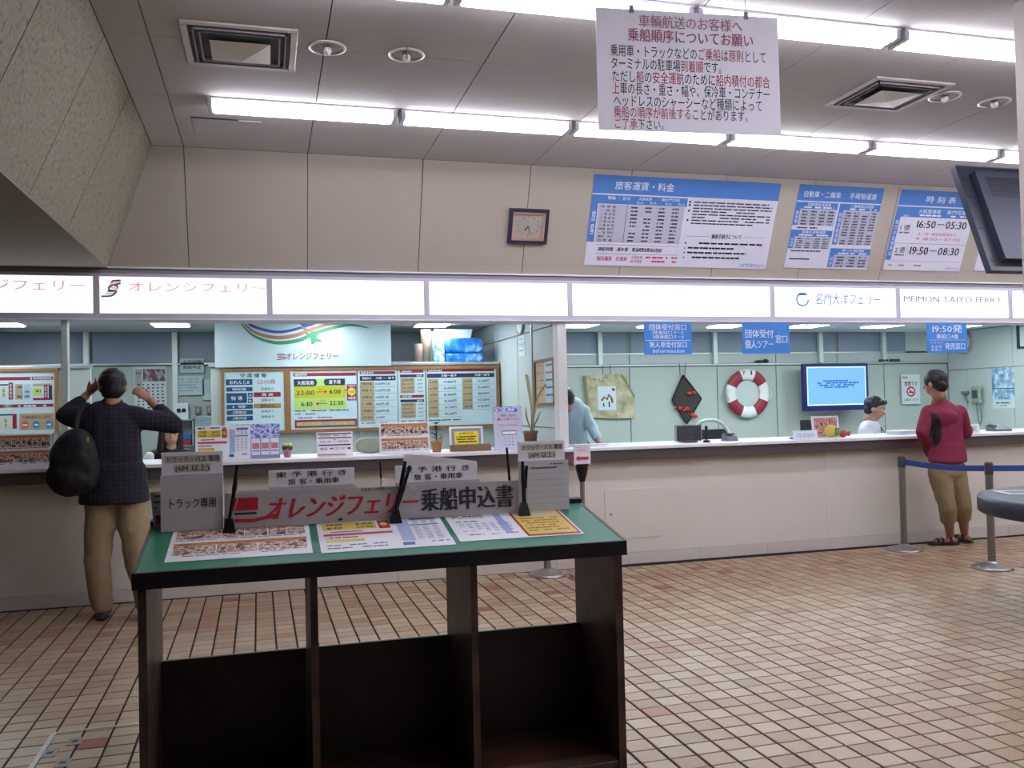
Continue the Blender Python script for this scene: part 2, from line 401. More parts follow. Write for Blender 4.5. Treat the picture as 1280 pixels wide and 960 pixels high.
# ================================================================== COUNTER AND FASCIA
CF = M('d6cfc2', .55, var=.04, scale=3); SK = M('ccc2b6', .5, var=.06, scale=6)
co = thing('service_counter', 'long cream service counter with white top edge and dark lip running the whole width', 'counter', (3, 7.12, 0))
MB().m(CF).box(-5.19, 11.19, 7.13, 7.29, 0, .985).build('core', co)
for a, b in ((-5.19,-3.1),(-3.1,-.3),(-.3,2.43),(2.43,4.96),(4.96,7.9),(7.9,11.19)):
    MB().m(CF).box(a+.0008, b-.0008, 7.12, 7.13, .102, .985).build('front_panel', co)
k = -5.02
while k < 11.1:
    MB().m(SK).bbox(k+.0008, min(k+.667, 11.19), 7.116, 7.13, .002, .1, .001).build('skirting_tile', co); k += .668
MB().m(WHITE).bbox(-5.19, 11.19, 7.0, 7.72, .992, 1.02, .004).build('worktop', co)
LIP = M('6a6060', .3, .5, var=.12, scale=3)
MB().m(LIP).bbox(-5.19, 11.19, 7.02, 7.12, .905, .992, .003).build('lip', co)
MB().m(WHITE).box(-5.19, 9.3, 7.4, 7.72, .0, .012).build('plinth', co)
mb = MB().m(CF).bbox(2.775, 3.30, 7.112, 7.12, .225, .65, .002); h = mb.build('access_hatch', co)
MB().m(M('8a8078', .5)).cyl((2.83, 7.112, .44), (2.83, 7.105, .44), .01, n=10).build('latch', h)

fb = thing('light_box_fascia', 'continuous row of backlit white sign boxes above the service counter', 'illuminated sign', (3, 7.12, 2.09))
FR = M('c6c0cc', .45, var=.02)
mb = MB().m(FR)
mb.box(-5.2, 11.2, 7.10, 7.36, 2.092, 2.143); mb.box(-5.2, 11.2, 7.10, 7.36, 2.417, 2.44)
mb.m(M('8f8a96', .5)).box(-5.2, 11.2, 7.108, 7.36, 2.44, 2.485)
mb.m(WHITE).box(-5.2, 11.2, 7.085, 7.36, 2.478, 2.489)
mb.build('frame', fb)
MB().m(WHITE).bbox(-5.2, 11.2, 7.085, 7.11, 2.092, 2.103, .003).build('edge_strip', fb)
divs = [-4.9, -3.667, -2.432, -1.197, .038, 1.27, 2.503, 4.449, 5.801, 7.113, 8.4, 9.7, 11.1]
for x in divs: MB().m(FR).bbox(x-.022, x+.022, 7.098, 7.13, 2.14, 2.42, .003).build('divider', fb)
LIT = EM('f8f6ff', BOX, 'backlit_acrylic')
LITR = EM('f08890', .42, 'backlit_red_print'); LITB = EM('3878d8', .22, 'backlit_blue_print'); LITG = EM('408868', .15, 'backlit_green_print'); LITK = EM('8884a0', .12, 'backlit_grey_print')
LITP = EM('f0a0b0', .5, 'backlit_pink_print'); LITV = EM('4850a0', .15, 'backlit_violet_print')
for k, (a, b) in enumerate(zip(divs[:-1], divs[1:])):
    pn = MB().m(LIT).box(a+.022, b-.022, 7.112, 7.12, 2.143, 2.417).build('lit_panel', fb)
    f = wallframe((a, 2.417, b, 2.143), 7.112)
    mb = MB()
    if k == 2:
        f.text(mb, LITR, .12, .08, .95, .42, [('オレンジ', LITR), ('フェリー', LITP)], w=.001)
    elif k == 3:
        for (mt, o, wd) in ((LITV, 0, .05), (LITP, .07, .05), (LITG, .14, .05)):
            p = curve([(.135, .1+o*.6), (.09-o*.1, .12+o), (.085-o*.1, .22+o), (.115-o*.05, .26+o), (.105-o*.15, .38+o), (.06-o*.25, .40+o)], 5)
            f.strip(mb, mt, p, wd, .001)
        f.text(mb, LITR, .17, .1, .99, .42, 'オレンジフェリー', w=.001)
    elif k == 7:
        ring = [(.235+.045*math.cos(t), .42+.2*math.sin(t)) for t in [2*math.pi*i/20 for i in range(15)]]
        f.strip(mb, LITB, [(a2-.0, b2) for a2, b2 in ring], .055, .001)
        f.poly(mb, LITB, [(.19, .28), (.28, .28), (.26, .19), (.235, .17), (.21, .19)], .0015)
        f.text(mb, LITB, .33, .17, .86, .60, '名門大洋フェリー', True, .001, slant=.15)
    elif k == 8:
        f.text(mb, LITK, .05, .18, .93, .50, 'MEIMON TAIYO FERRY', True, .001)
    if mb.v: mb.build('lettering', pn)
# ================================================================== CEILING LIGHTS
TB = EM('f2f2ff', TUBE, 'lit_tube'); HS = M('e8e8f0', .4, var=.01)
def light_unit(x0, y, label):
    t = thing('ceiling_light', label, 'ceiling light', (x0, y, ZC), 'strip lights in rows on the hall ceiling')
    L = 1.165
    mb = MB().m(HS)
    mb.box(x0, x0+L, y-.075, y+.075, ZC-.012, ZC-.001)
    mb.build('reflector', t)
    for s in (-1, 1):
        MB().m(TB).cyl((x0+.035, y+s*.045, ZC-.042), (x0+L-.035, y+s*.045, ZC-.042), .024, n=8).build('tube', t)
    for xa in (x0, x0+L-.03):
        MB().m(M('c8c8d4', .4)).bbox(xa, xa+.03, y-.07, y+.07, ZC-.06, ZC-.012, .004).build('tube_holder', t)
    return t
ordn = ['first', 'second', 'third', 'fourth', 'fifth', 'sixth', 'seventh', 'eighth', 'ninth']
u = light_unit(-.32, 5.715, 'strip light nearest the sloping side wall in the row by the counter wall')
for k in range(1, 9):
    copy_thing(u, (-.32+1.19*k, 5.715, ZC), ordn[k]+' strip light from the left in the row by the counter wall')
for k in range(0, 9):
    copy_thing(u, (-.32+1.19*k, 3.93, ZC), ordn[k]+' strip light from the left in the nearer ceiling row above the hanging notice')
for r, y in enumerate((2.14, .35, -1.45)):
    for k in (range(1, 9) if r == 0 else range(2, 9) if r == 1 else (2, 4, 6, 8)):
        copy_thing(u, (-.32+1.19*k, y, ZC), '%s strip light from the left in the %s ceiling row behind the camera' % (ordn[k], ('first', 'second', 'third')[r]))
# office troffers
OT = EM('f0fcff', OFFICE, 'lit_diffuser')
def troffer(x, y, label):
    t = thing('office_light', label, 'ceiling light', (x, y, 2.29), 'square-edged lights on the office ceiling')
    MB().m(HS).box(x-.18, x+.18, y-.62, y+.62, 2.266, 2.289).build('housing', t)
    MB().m(OT).bbox(x-.165, x+.165, y-.6, y+.6, 2.255, 2.266, .004).build('diffuser', t)
    return t
tr = troffer(1.72, 8.9, 'office ceiling light above the storage shelf with blue bags')
for x, l in ((.55, 'office ceiling light hidden behind the white sign with coloured swooshes'), (-.9, 'office ceiling light above the seated woman with long black hair'), (-2.4, 'leftmost office ceiling light'),
             (3.38, 'office ceiling light just right of the slim white post'), (4.32, 'office ceiling light right of the first blue hanging sign'), (5.22, 'office ceiling light left of the second blue hanging sign'), (6.3, 'office ceiling light right of the second blue hanging sign'), (7.35, 'office ceiling light above the wall screen'), (8.5, 'office ceiling light nearest the right office wall')):
    copy_thing(tr, (x, 8.38 if abs(x-.55) < .1 else 8.9, 2.29), l)
# vents, downlights, hatch
def vent(x0, x1, y0, y1, label, boxy):
    t = thing('ceiling_vent', label, 'air vent', ((x0+x1)/2, (y0+y1)/2, ZC))
    mb = MB().m(M('c0b4b0', .4, .2)); e = .035
    for a, b, c, d in ((x0,x1,y0,y0+e),(x0,x1,y1-e,y1),(x0,x0+e,y0+e,y1-e),(x1-e,x1,y0+e,y1-e)): mb.bbox(a, b, c, d, ZC-.014, ZC-.001, .003)
    mb.build('frame', t)
    mb = MB().m(M('8c8488', .5))
    i = e+.02
    for k in range(2):
        o = i+k*.03
        for a, b, c, d in ((x0+o,x1-o,y0+o,y0+o+.008),(x0+o,x1-o,y1-o-.008,y1-o),(x0+o,x0+o+.008,y0+o,y1-o),(x1-o-.008,x1-o,y0+o,y1-o)): mb.box(a, b, c, d, ZC-.022, ZC-.001)
    mb.build('louvre', t)
    MB().m(M('4a4448', .7)).box(x0+e, x1-e, y0+e, y1-e, ZC-.004, ZC-.001).build('opening', t)
    cx, cy2 = (x0+x1)/2, (y0+y1)/2; s = .15
    mb = MB().m(M('c8c0b4', .4, .3)) 
    a = ZC-.035; b = ZC-.085 if boxy else ZC-.05
    mb.add([(cx-s,cy2-s*.9,a),(cx+s,cy2-s*.9,a),(cx+s,cy2+s*.9,a),(cx-s,cy2+s*.9,a),(cx,cy2,b)], [(0,1,4),(1,2,4),(2,3,4),(3,0,4),(0,3,2,1)])
    for sx in (-1, 1): mb.cyl((cx+sx*s*.7, cy2+s*.7, a), (cx+sx*s*.7, cy2+s*.7, ZC-.004), .006, n=6)
    mb.build('diffuser_plate', t)
    MB().m(M('2c2c34', .7)).box(cx-s, cx+s, cy2-s*1.25, cy2-s*.8, ZC-.02, ZC-.004).build('throat', t)
    return t
vent(-.385, .185, 4.545, 5.11, 'square ceiling air vent near the sloping side wall', True)
vent(3.557, 4.125, 4.475, 5.0, 'square ceiling air vent right of the hanging notice', False)
def downlight(x, y, label):
    t = thing('downlight', label, 'downlight', (x, y, ZC), 'round recessed downlights')
    MB().m(M('d8d0cc', .3, .5)).lathe((x, y, ZC), [(.098, -.001), (.1, -.006), (.085, -.010), (.082, -.001)], 24).build('rim', t)
    MB().m(M('6a6464', .3, .6)).lathe((x, y, ZC), [(.082, -.002), (.07, -.004), (.0005, -.004)], 24).build('reflector', t)
    MB().m(M('e8dcd0', .2)).ball((x, y, ZC-.02), .024).build('bulb', t)
    return t
dl = downlight(.342, 4.746, 'round recessed downlight just right of the left air vent')
copy_thing(dl, (.766, 4.753, ZC), 'round recessed downlight, second to the right of the left air vent')
copy_thing(dl, (4.237, 4.692, ZC), 'round recessed downlight just right of the right air vent')
copy_thing(dl, (4.648, 4.714, ZC), 'round recessed downlight beside the near square column')
MB().m(M('5a5050', .6)).cyl((.75, 4.64, ZC-.001), (.75, 4.64, ZC-.07), .004, n=6).build('pull_wire', bpy.data.objects['downlight.001'] if 'downlight.001' in bpy.data.objects else dl)
t = thing('ceiling_hatch', 'rectangular ceiling access hatch between the vent and the counter wall', 'hatch', (-.2, 6.27, ZC))
MB().m(CEILC).bbox(-.445, -.0, 6.07, 6.48, ZC-.008, ZC-.001, .003).build('cover', t)
MB().m(JOINT).box(-.445, -.15, 6.062, 6.068, ZC-.008, ZC-.001).build('gap', t)

# ================================================================== SIGNS ON THE UPPER WALL
def upframe(x0, x1, z1, z0, off=.008):
    yy = lambda z: D-A*(z-ZB)
    n = Vector((0, -1, -A)).normalized()*off
    return Frame(Vector((x0, yy(z1), z1))+n, (x1-x0, 0, 0), (0, yy(z0)-yy(z1), z0-z1))
SIGNB = M('4a7cc0', .45, var=.03); SIGNW = M('d2d2de', .45, var=.02); GREYT = M('6a6a7c', .6); PINK = M('cc5070', .5)
def table(f, mb, u0, v0, u1, v1, rows, cols, mat, fill=.6, h=.4, lines=None):
    rh = (v1-v0)/rows
    for r in range(rows):
        y = v0+r*rh
        for c in range(cols):
            a = u0+(u1-u0)*c/cols; b = u0+(u1-u0)*(c+1)/cols
            m = (b-a)*(1-fill)/2
            if random.random() < .93: f.greek(mb, mat, a+m, y+rh*.3, b-m, rh*h, dense=.85)
        if lines: f.rect(mb, lines, u0, y+rh*.97, u1, y+rh, .0012)
t = thing('fare_board', 'widest of the blue-headed boards on the sloping upper wall, passenger fares', 'sign board', (3.5, 6.9, 2.58), 'blue headed boards over the counter')
f = upframe(2.628, 4.37, 3.28, 2.575); mb = MB(); f.slab(mb, SIGNW); mb.build('board', t)
mb = MB(); f.rect(mb, SIGNB, 0, 0, 1, .2)
f.text(mb, WHITE, .11, .055, .42, .155, '旅客運賃・料金', w=.003)
f.rect(mb, SIGNB, 0, .215, .5, .31); f.rect(mb, SIGNB, 0, .215, .035, .735)
f.text(mb, WHITE, .08, .225, .2, .265, '等級 ・ 区分', w=.003); f.text(mb, WHITE, .24, .225, .31, .26, '大阪南港', w=.003); f.text(mb, WHITE, .36, .225, .46, .26, '新門司', w=.003)
for u in (.23, .3, .38, .45): f.text(mb, WHITE, u, .268, u+.04, .3, '大人', w=.003)
f.text(mb, WHITE, .008, .37, .03, .66, '旅客', w=.003, vert=True)
f.rect(mb, M('b4b4c4', .5), .04, .315, .49, .735, .0015)
for k, s_ in enumerate(('特 等 室', '一 等 室', '一 等 洋 室', '二 等 寝 台', '二 等 洋 室', '二 等 和 室', '特等 貸切', '一 等 貸切', '割 引', '回 数 券')):
    v = .325+k*.041; f.text(mb, INK, .05, v, .13, v+.032, s_, w=.003)
table(f, mb, .19, .32, .48, .73, 10, 4, INK, .5, .45, GREYT); f.rect(mb, GREYT, .185, .315, .188, .735, .002)
for k in range(12):
    v = .245+k*.034 if k < 8 else 0
    if k < 8:
        f.greek(mb, INK, .535+.0*k, v, .535+random.choice((.35, .42, .3, .44)), .014, dense=.95)
for v in (.245, .28, .345, .45): f.rect(mb, INK, .51, v-.005, .52, v+.018)
f.rect(mb, GREYT, .52, .635, .65, .638); f.rect(mb, GREYT, .84, .63, .96, .633)
f.text(mb, INK, .66, .60, .83, .66, '乗船手続きについて', True, .003)
for k, l in enumerate((.42, .26, .33, .3)): f.text(mb, INK, .515, .7+k*.055, .53, .73+k*.055, '1234'[k], w=.003); f.greek(mb, INK, .54, .705+k*.055, .54+l, .02, dense=.95)
f.rect(mb, GREYT, .05, .76, .49, .763); f.rect(mb, GREYT, .05, .86, .49, .863)
f.text(mb, INK, .06, .785, .14, .835, '運航時間', True, .003); f.text(mb, INK, .16, .785, .22, .835, '通年便', True, .003); f.text(mb, INK, .24, .785, .40, .835, '燃油調整加算金は別途', True, .003)
f.text(mb, PINK, .06, .89, .14, .945, '割引運賃', True, .003); f.text(mb, PINK, .16, .89, .22, .945, '往復券', True, .003)
f.text(mb, PINK, .24, .875, .3, .915, '大阪南港', w=.003); f.greek(mb, PINK, .32, .885, .49, .02); f.text(mb, PINK, .24, .925, .3, .965, '新門司港', w=.003); f.greek(mb, PINK, .32, .93, .49, .02)
f.text(mb, BLUE, .84, .935, .985, .985, '○名門大洋フェリー', w=.003, slant=.15)
mb.build('print', t)
t = thing('fare_board', 'middle blue-headed board on the upper wall with four small fare tables', 'sign board', (5, 6.9, 2.58), 'blue headed boards over the counter')
f = upframe(4.555, 5.43, 3.285, 2.59); mb = MB(); f.slab(mb, SIGNW); mb.build('board', t)
mb = MB(); f.rect(mb, SIGNB, 0, 0, 1, .19)
f.text(mb, WHITE, .06, .07, .50, .15, '自動車・二輪車', w=.003); f.text(mb, WHITE, .6, .07, .93, .15, '手荷物運賃', w=.003)
for (a, b, c, d, tt, sd, rr, cc) in ((0, .205, .49, .48, '自動車航送運賃', '乗用車', 5, 4), (.51, .205, 1, .7, '二輪車航送運賃', '特殊自動車等', 12, 4), (0, .535, .49, .76, '特殊手荷物運賃', '手荷物', 5, 4), (.51, .745, 1, .98, '手小荷物', '料金', 4, 3)):
    h = d-b; f.rect(mb, SIGNB, a, b, c, b+.08); f.rect(mb, SIGNB, a, b, a+.06, d)
    f.text(mb, WHITE, a+.13, b+.005, c-.08, b+.045, tt, w=.003); f.greek(mb, WHITE, a+.1, b+.052, c-.04, .016)
    f.text(mb, WHITE, a+.012, b+.1, a+.05, d-.02, sd, w=.003, vert=True)
    f.rect(mb, M('b0b0c2', .5), a+.065, b+.085, c-.005, d, .0015); table(f, mb, a+.07, b+.09, c-.01, d, rr, cc, INK, .65, .5)
f.greek(mb, INK, .04, .5, .3, .016); f.greek(mb, INK, .04, .78, .42, .016); f.rect(mb, INK, .04, .88, .28, .895)
mb.build('print', t)
t = thing('fare_board', 'blue-headed timetable board reading 16:50 and 19:50, partly behind the dark monitor', 'sign board', (6, 6.9, 2.58), 'blue headed boards over the counter')
f = upframe(5.613, 6.48, 3.285, 2.59); mb = MB(); f.slab(mb, SIGNW); mb.build('board', t)
mb = MB(); f.rect(mb, SIGNB, 0, 0, 1, .19); f.text(mb, WHITE, .33, .06, .72, .15, '時 刻 表', w=.003)
f.rect(mb, SIGNB, 0, .205, 1, .33); f.rect(mb, SIGNB, 0, .205, .065, .87)
f.text(mb, WHITE, .27, .225, .56, .285, '大阪南港発', w=.003); f.text(mb, WHITE, .64, .225, .95, .285, '新門司港着', w=.003); f.greek(mb, WHITE, .3, .295, .9, .018); f.text(mb, WHITE, .09, .30, .18, .33, '(毎日)', w=.003)
f.text(mb, WHITE, .015, .36, .055, .82, '毎日の出発時刻', w=.003, vert=True)
f.text(mb, INK, .09, .42, .22, .5, '1 便', w=.003); f.greek(mb, GREYT, .09, .515, .22, .018)
f.text(mb, INK, .29, .34, .94, .475, '16:50－05:30', True, .003)
f.text(mb, PINK, .33, .51, .84, .555, '土・日・祝日は変更あり', w=.003); f.text(mb, PINK, .3, .565, .9, .62, '＊ 18:00－07:00', w=.003)
f.rect(mb, GREYT, .07, .655, 1, .659)
f.text(mb, INK, .09, .7, .22, .78, '2 便', w=.003); f.greek(mb, GREYT, .09, .795, .22, .018)
f.text(mb, INK, .28, .67, .93, .81, '19:50－08:30', True, .003)
f.rect(mb, GREYT, .03, .88, .98, .883); f.greek(mb, M('a88868', .5), .05, .925, .5, .02, dense=.5); f.text(mb, BLUE, .8, .945, .97, .98, '名門大洋フェリー', w=.003)
mb.build('print', t)
t = thing('fare_board', 'white board on the upper wall mostly hidden behind the dark monitor', 'sign board', (7, 6.9, 2.58), 'blue headed boards over the counter')
f = upframe(6.65, 7.5, 3.285, 2.6); mb = MB(); f.slab(mb, SIGNW); mb.build('board', t)
mb = MB(); f.rect(mb, SIGNB, 0, 0, 1, .19); table(f, mb, .05, .3, .95, .95, 8, 3, INK); mb.build('print', t)
# clock
t = thing('wall_clock', 'square dark-framed clock showing half past seven on the upper wall', 'clock', (2.1, 7.0, 2.74))
f = upframe(1.932, 2.265, 3.0, 2.738, .004); mb = MB()
DKF = M('2c2848', .4, var=.1)
for a, b, c, d in ((0,0,1,.09),(0,.91,1,1),(0,.09,.08,.91),(.92,.09,1,.91)): f.slab(mb, DKF, a, b, c, d, 0, .035)
mb.build('frame', t)
mb = MB()
for a, b, c, d in ((.08,.09,.92,.16),(.08,.84,.92,.91),(.08,.16,.14,.84),(.86,.16,.92,.84)): f.slab(mb, M('c8a890', .3, .4), a, b, c, d, 0, .028)
mb.build('gilt_band', t)
mb = MB(); f.slab(mb, M('a8a498', .4), .14, .16, .86, .84, 0, .012); mb.build('dial', t)
mb = MB()
for k in range(12):
    q = k*math.pi/6; f.text(mb, GREYT, .5+.27*math.sin(q)-.03, .5-.27*math.cos(q)-.045, .5+.27*math.sin(q)+.03, .5-.27*math.cos(q)+.045, str(k or 12), w=.014)
mb.build('numerals', t)
for ang, ln, wd in ((math.radians(222), .17, .02), (math.radians(164), .27, .012)):
    mb = MB(); dx, dy = math.sin(ang)*.8, -math.cos(ang)
    f.strip(mb, BLACK, [(.5, .5), (.5+dx*ln, .5+dy*ln)], wd*1.6, .018); mb.build('hand', t)
# hanging notice
U5 = Vector((math.cos(math.radians(5.3)), -math.sin(math.radians(5.3)), 0))
t = thing('hanging_notice', 'large white notice with red and black writing hanging from the ceiling', 'notice', (1.87, 3.6, 2.6))
f = Frame((1.432, 3.63, 3.15), U5*.865, (0, 0, -.547))
mb = MB(); f.slab(mb, M('e8e4ec', .5, var=.015), w0=-.004, w1=0); mb.build('board', t)
mb = MB(); R_ = M('a83048', .6); K_ = M('2c3040', .6); P_ = M('b07888', .6)
for (a, b, c, d, segs, bo) in (
    (.225, .035, .80, .15, [('車輌航送のお客様へ', P_)], True), (.165, .15, .86, .27, [('乗船順序についてお願い', M('a05068', .6))], True),
    (.07, .29, .93, .40, [('乗用車・トラックなどの', K_), ('ご乗船', R_), ('は', K_), ('原則', R_), ('として', K_)], False),
    (.07, .395, .70, .505, [('ターミナルの駐車場', K_), ('到着順', R_), ('です。', K_)], False),
    (.075, .50, .945, .61, [('ただし', K_), ('船', R_), ('の', K_), ('安全運航', R_), ('のために', K_), ('船内積付の都合', R_)], False),
    (.075, .60, .945, .71, [('上', R_), ('車の長さ・重さ・幅や、保冷車・コンテナー', K_)], False),
    (.08, .70, .90, .81, [('ヘッドレスのシャーシーなど種類によって', K_)], False),
    (.08, .795, .84, .90, [('乗船の順序が前後する', R_), ('ことがあります。', K_)], False),
    (.08, .895, .375, .99, [('ご了承', R_), ('下さい。', K_)], False)):
    f.text(mb, K_, a, b, c, d, segs, bo)
mb.build('lettering', t)
for u in (.19, .82):
    p = f.p(u, .02, -.002); MB().m(M('7a7a84', .4, .5)).cyl(p, (p[0], p[1], ZC), .0015, n=5).build('string', t)
    mb = MB(); f.slab(mb, M('8a8a94', .3, .7), u-.012, -.03, u+.012, .03, -.008, .004); mb.build('clip', t)
# monitor with its back to us
t = thing('hanging_monitor', 'dark monitor seen from behind, hung tilted beside the near square column', 'monitor', (4.85, 4.9, 2.1))
BK = M('282c38', .35, var=.1); f = Frame((4.565, 4.98, 2.96), (1.03, 0, 0), (.02, -.26, -.755))
mb = MB(); f.slab(mb, BK, w0=-.045, w1=0); mb.build('screen_case', t)
mb = MB(); f.slab(mb, M('343a48', .4), .09, .08, .94, .92, 0, .05); mb.build('rear_cover', t)
mb = MB()
for k in range(9): f.slab(mb, BLACK, .16+.0*k, .14+k*.022, .45, .15+k*.022, .05, .052)
for v in (.12, .3, .6, .9): f.slab(mb, M('10141c', .4), .02, v, .05, v+.015, 0, .003)
mb.build('vent_slots', t)
mb = MB(); f.slab(mb, M('343a4a', .4, .3), -.006, 0, 0, 1, -.045, .002); f.slab(mb, M('5c6478', .3), 0, -.008, 1, 0, -.045, .002); mb.build('bezel', t)
MB().m(M('3a3c44', .4, .5)).cyl((5.12, 4.85, 2.6), (5.12, 4.85, ZC), .025, n=10).box(4.95, 5.3, 4.80, 4.90, 2.5, 2.62).build('ceiling_mount', t)
# blue hanging window signs
SBL = M('3c86d4', .45, var=.03); SBW = M('e6eefc', .45)
def bsign(r, label):
    t = thing('hanging_sign', label, 'sign', (r[0], 7.06, r[3]), 'blue window signs hanging under the light boxes')
    f = wallframe(r, 7.075); mb = MB(); f.slab(mb, SBL, w0=-.006, w1=0); mb.build('board', t)
    for u in (.15, .85):
        p = f.p(u, 0, -.003); MB().m(M('b0b0b8', .4)).cyl(p, (p[0], 7.11, 2.094), .002, n=5).build('hook', t)
    return t, f
t, f = bsign((3.164, 2.084, 3.616, 1.806), 'blue sign with Information in white, nearest the slim white post'); mb = MB()
f.text(mb, SBW, .1, .04, .9, .25, '団体受付窓口', True); f.text(mb, SBW, .17, .25, .83, .38, '1便乗船口 F－5', w=.002); f.text(mb, SBW, .17, .38, .83, .52, '2便乗船口 F－4', True)
f.rect(mb, SBW, .03, .555, .97, .57); f.text(mb, SBW, .1, .59, .9, .8, '無人車受付窓口', True); f.text(mb, SBW, .17, .8, .84, .97, 'Information', True); mb.build('lettering', t)
t, f = bsign((4.115, 2.084, 4.597, 1.807), 'blue sign for groups and tours, middle one of the three hanging'); mb = MB()
f.text(mb, SBW, .05, .2, .66, .5, '団体受付', True); f.text(mb, SBW, .05, .54, .66, .85, '個人ツアー', True); f.text(mb, SBW, .69, .38, .96, .68, '窓口', True); mb.build('lettering', t)
t, f = bsign((6.091, 2.088, 6.553, 1.802), 'blue sign reading 19:50 departure, in front of the round office clock'); mb = MB()
f.text(mb, SBW, .12, .04, .88, .34, '19:50発', True); f.text(mb, SBW, .22, .36, .78, .54, '乗船口4番', True); f.rect(mb, SBW, .04, .57, .96, .58)
f.text(mb, SBW, .06, .61, .38, .72, 'トラック', w=.002); 
for k, s_ in enumerate(('乗用', '旅客', '無人')): f.text(mb, SBW, .08+.1*k, .74, .16+.1*k, .95, s_, w=.002, vert=True)
f.text(mb, SBW, .43, .66, .95, .9, '発売窓口', True); mb.build('lettering', t)

# ================================================================== LEFT OFFICE WALL
WD = M('8a6038', .5, var=.15, scale=12); PAPB = M('b4ccd2', .5, var=.015); TAN = M('a89878', .5)
t = thing('company_sign', 'large pale sign with blue, brown and green swooshes over the price boards', 'sign', (.38, 9.06, 1.82))
f = wallframe((-.476, 2.28, 1.243, 1.825), 9.085); mb = MB(); f.slab(mb, M('b2c6cc', .4, var=.01), w0=-.02, w1=0); mb.build('board', t)
mb = MB()
q = lambda x, y: ((x-82)/1013, .02+(y-95)/268*.96)
GRN = M('2c7c54', .5); BRN = M('9c6458', .5); BLU = M('2c4c94', .5); MRN = M('84204c', .5)
f.strip(mb, BLU, curve([q(250,97), q(330,135), q(430,156), q(520,143), q(600,118), q(680,100)], 6), [.02]*3+[.06]*22+[.05]*2+[.01]*4, .002)
def taper(n, mx): return [mx*math.sin(math.pi*min(1, max(.04, (i+.6)/n)))**.6 for i in range(n)]
p = curve([q(236,97), q(310,160), q(420,190), q(530,178), q(640,135), q(740,108), q(850,98)], 6); f.strip(mb, BRN, p, taper(len(p), .085), .0025)
p = curve([q(222,97), q(300,180), q(420,221), q(550,207), q(640,165), q(760,128), q(860,112), q(965,132)], 6); f.strip(mb, GRN, p, taper(len(p), .085), .003)
f.poly(mb, GRN, [q(588,148), q(612,165), q(640,150), q(665,160), q(655,190), q(692,213), q(652,215), q(625,238), q(622,200), q(600,180)], .0035)
f.poly(mb, BRN, [q(566,118), q(590,130), q(625,140), q(640,160), q(600,150), q(575,140)], .003); f.poly(mb, BLU, [q(556,97), q(600,97), q(625,118), q(590,125), q(565,112)], .0025)
f.text(mb, MRN, .34, .70, .385, .76, '四国', True, .003); f.rect(mb, MRN, .345, .78, .39, .80); f.strip(mb, MRN, [(.34, .84), (.39, .825)], .02)
f.text(mb, MRN, .385, .68, .69, .86, 'オレンジフェリー', True, .003, slant=.12)
mb.build('emblem', t)
# board 1: seat availability
def pinboard(r, label, name='notice_board', y=9.11, fw_=.03):
    t = thing(name, label, 'notice board', ((r[0]+r[2])/2, y, r[3]))
    f = wallframe(r, y); W_, H_ = r[2]-r[0], r[1]-r[3]; mb = MB(); a, b = fw_/W_, fw_/H_
    for c in ((0,0,1,b),(0,1-b,1,1),(0,b,a,1-b),(1-a,b,1,1-b)): f.slab(mb, WD, *c, -.02, .012)
    mb.build('frame', t)
    return t, f
B1 = (-.425, 1.815, .205, 1.165)
t, f = pinboard(B1, 'wooden-framed board of dark blue seat classes beside the timetable board')
mb = MB(); f.slab(mb, PAPB, .045, .045, .955, .955, -.01, 0); mb.build('sheet', t); mb = MB()
fx = lambda x: (x-75)/790; fy = lambda y: (y-120)/730
TEAL = M('0e4870', .5)
f.text(mb, TEAL, fx(300), fy(175), fx(615), fy(225), '空 席 情 報', True)
f.rect(mb, TEAL, fx(133), fy(240), fx(446), fy(305)); f.text(mb, WHITE, fx(170), fy(250), fx(410), fy(298), 'おれんじ8', True, .004)
f.text(mb, M('b05088', .5), fx(500), fy(242), fx(720), fy(300), '22:00発', w=.002)
for (a, b, s_) in ((328, 375, '特別室'), (520, 568, '1 等'), (582, 632, '2等寝台'), (648, 696, '2等洋室')):
    f.rect(mb, TEAL, fx(138), fy(a), fx(446), fy(b)); f.text(mb, WHITE, fx(205), fy(a+8), fx(375), fy(b-8), s_, True, .004)
f.rect(mb, TEAL, fx(138), fy(392), fx(378), fy(504)); f.text(mb, WHITE, fx(190), fy(425), fx(330), fy(475), '特 等', True, .004)
for (a, b, s_) in ((392, 442, 'A'), (455, 504, 'B')): f.rect(mb, TEAL, fx(390), fy(a), fx(446), fy(b)); f.text(mb, WHITE, fx(400), fy(a+10), fx(435), fy(b-10), s_, True, .004)
f.rect(mb, MAROON, fx(458), fy(388), fx(783), fy(440)); f.text(mb, WHITE, fx(550), fy(398), fx(695), fy(432), '満 席', True, .004)
f.rect(mb, M('987848', .5), fx(458), fy(515), fx(783), fy(565)); f.text(mb, INK, fx(535), fy(522), fx(710), fy(558), '残りわずか', True, .004)
for y in (335, 460, 585, 645): f.text(mb, INK, fx(545), fy(y), fx(705), fy(y+32), '空席あり', w=.003)
f.text(mb, TEAL, fx(180), fy(735), fx(410), fy(775), '気象情報', True); f.text(mb, INK, fx(495), fy(735), fx(750), fy(770), '海上波高穏やか', w=.003)
mb.build('print', t)
# board 2: timetable and fares on four sheets
B2 = (.205, 1.815, 2.385, 1.165); W2 = 2.18
t, f = pinboard(B2, 'long wooden-framed board with green sailing times and fare tables')
cc = lambda x: (x-498)/(748/1.0)           # local helper below uses photo fractions instead
def SH(u0, u1):
    mb = MB(); f.slab(mb, M('b8ced6', .45, var=.01), u0, .05, u1, .95, -.01, 0); return mb.build('sheet', t)
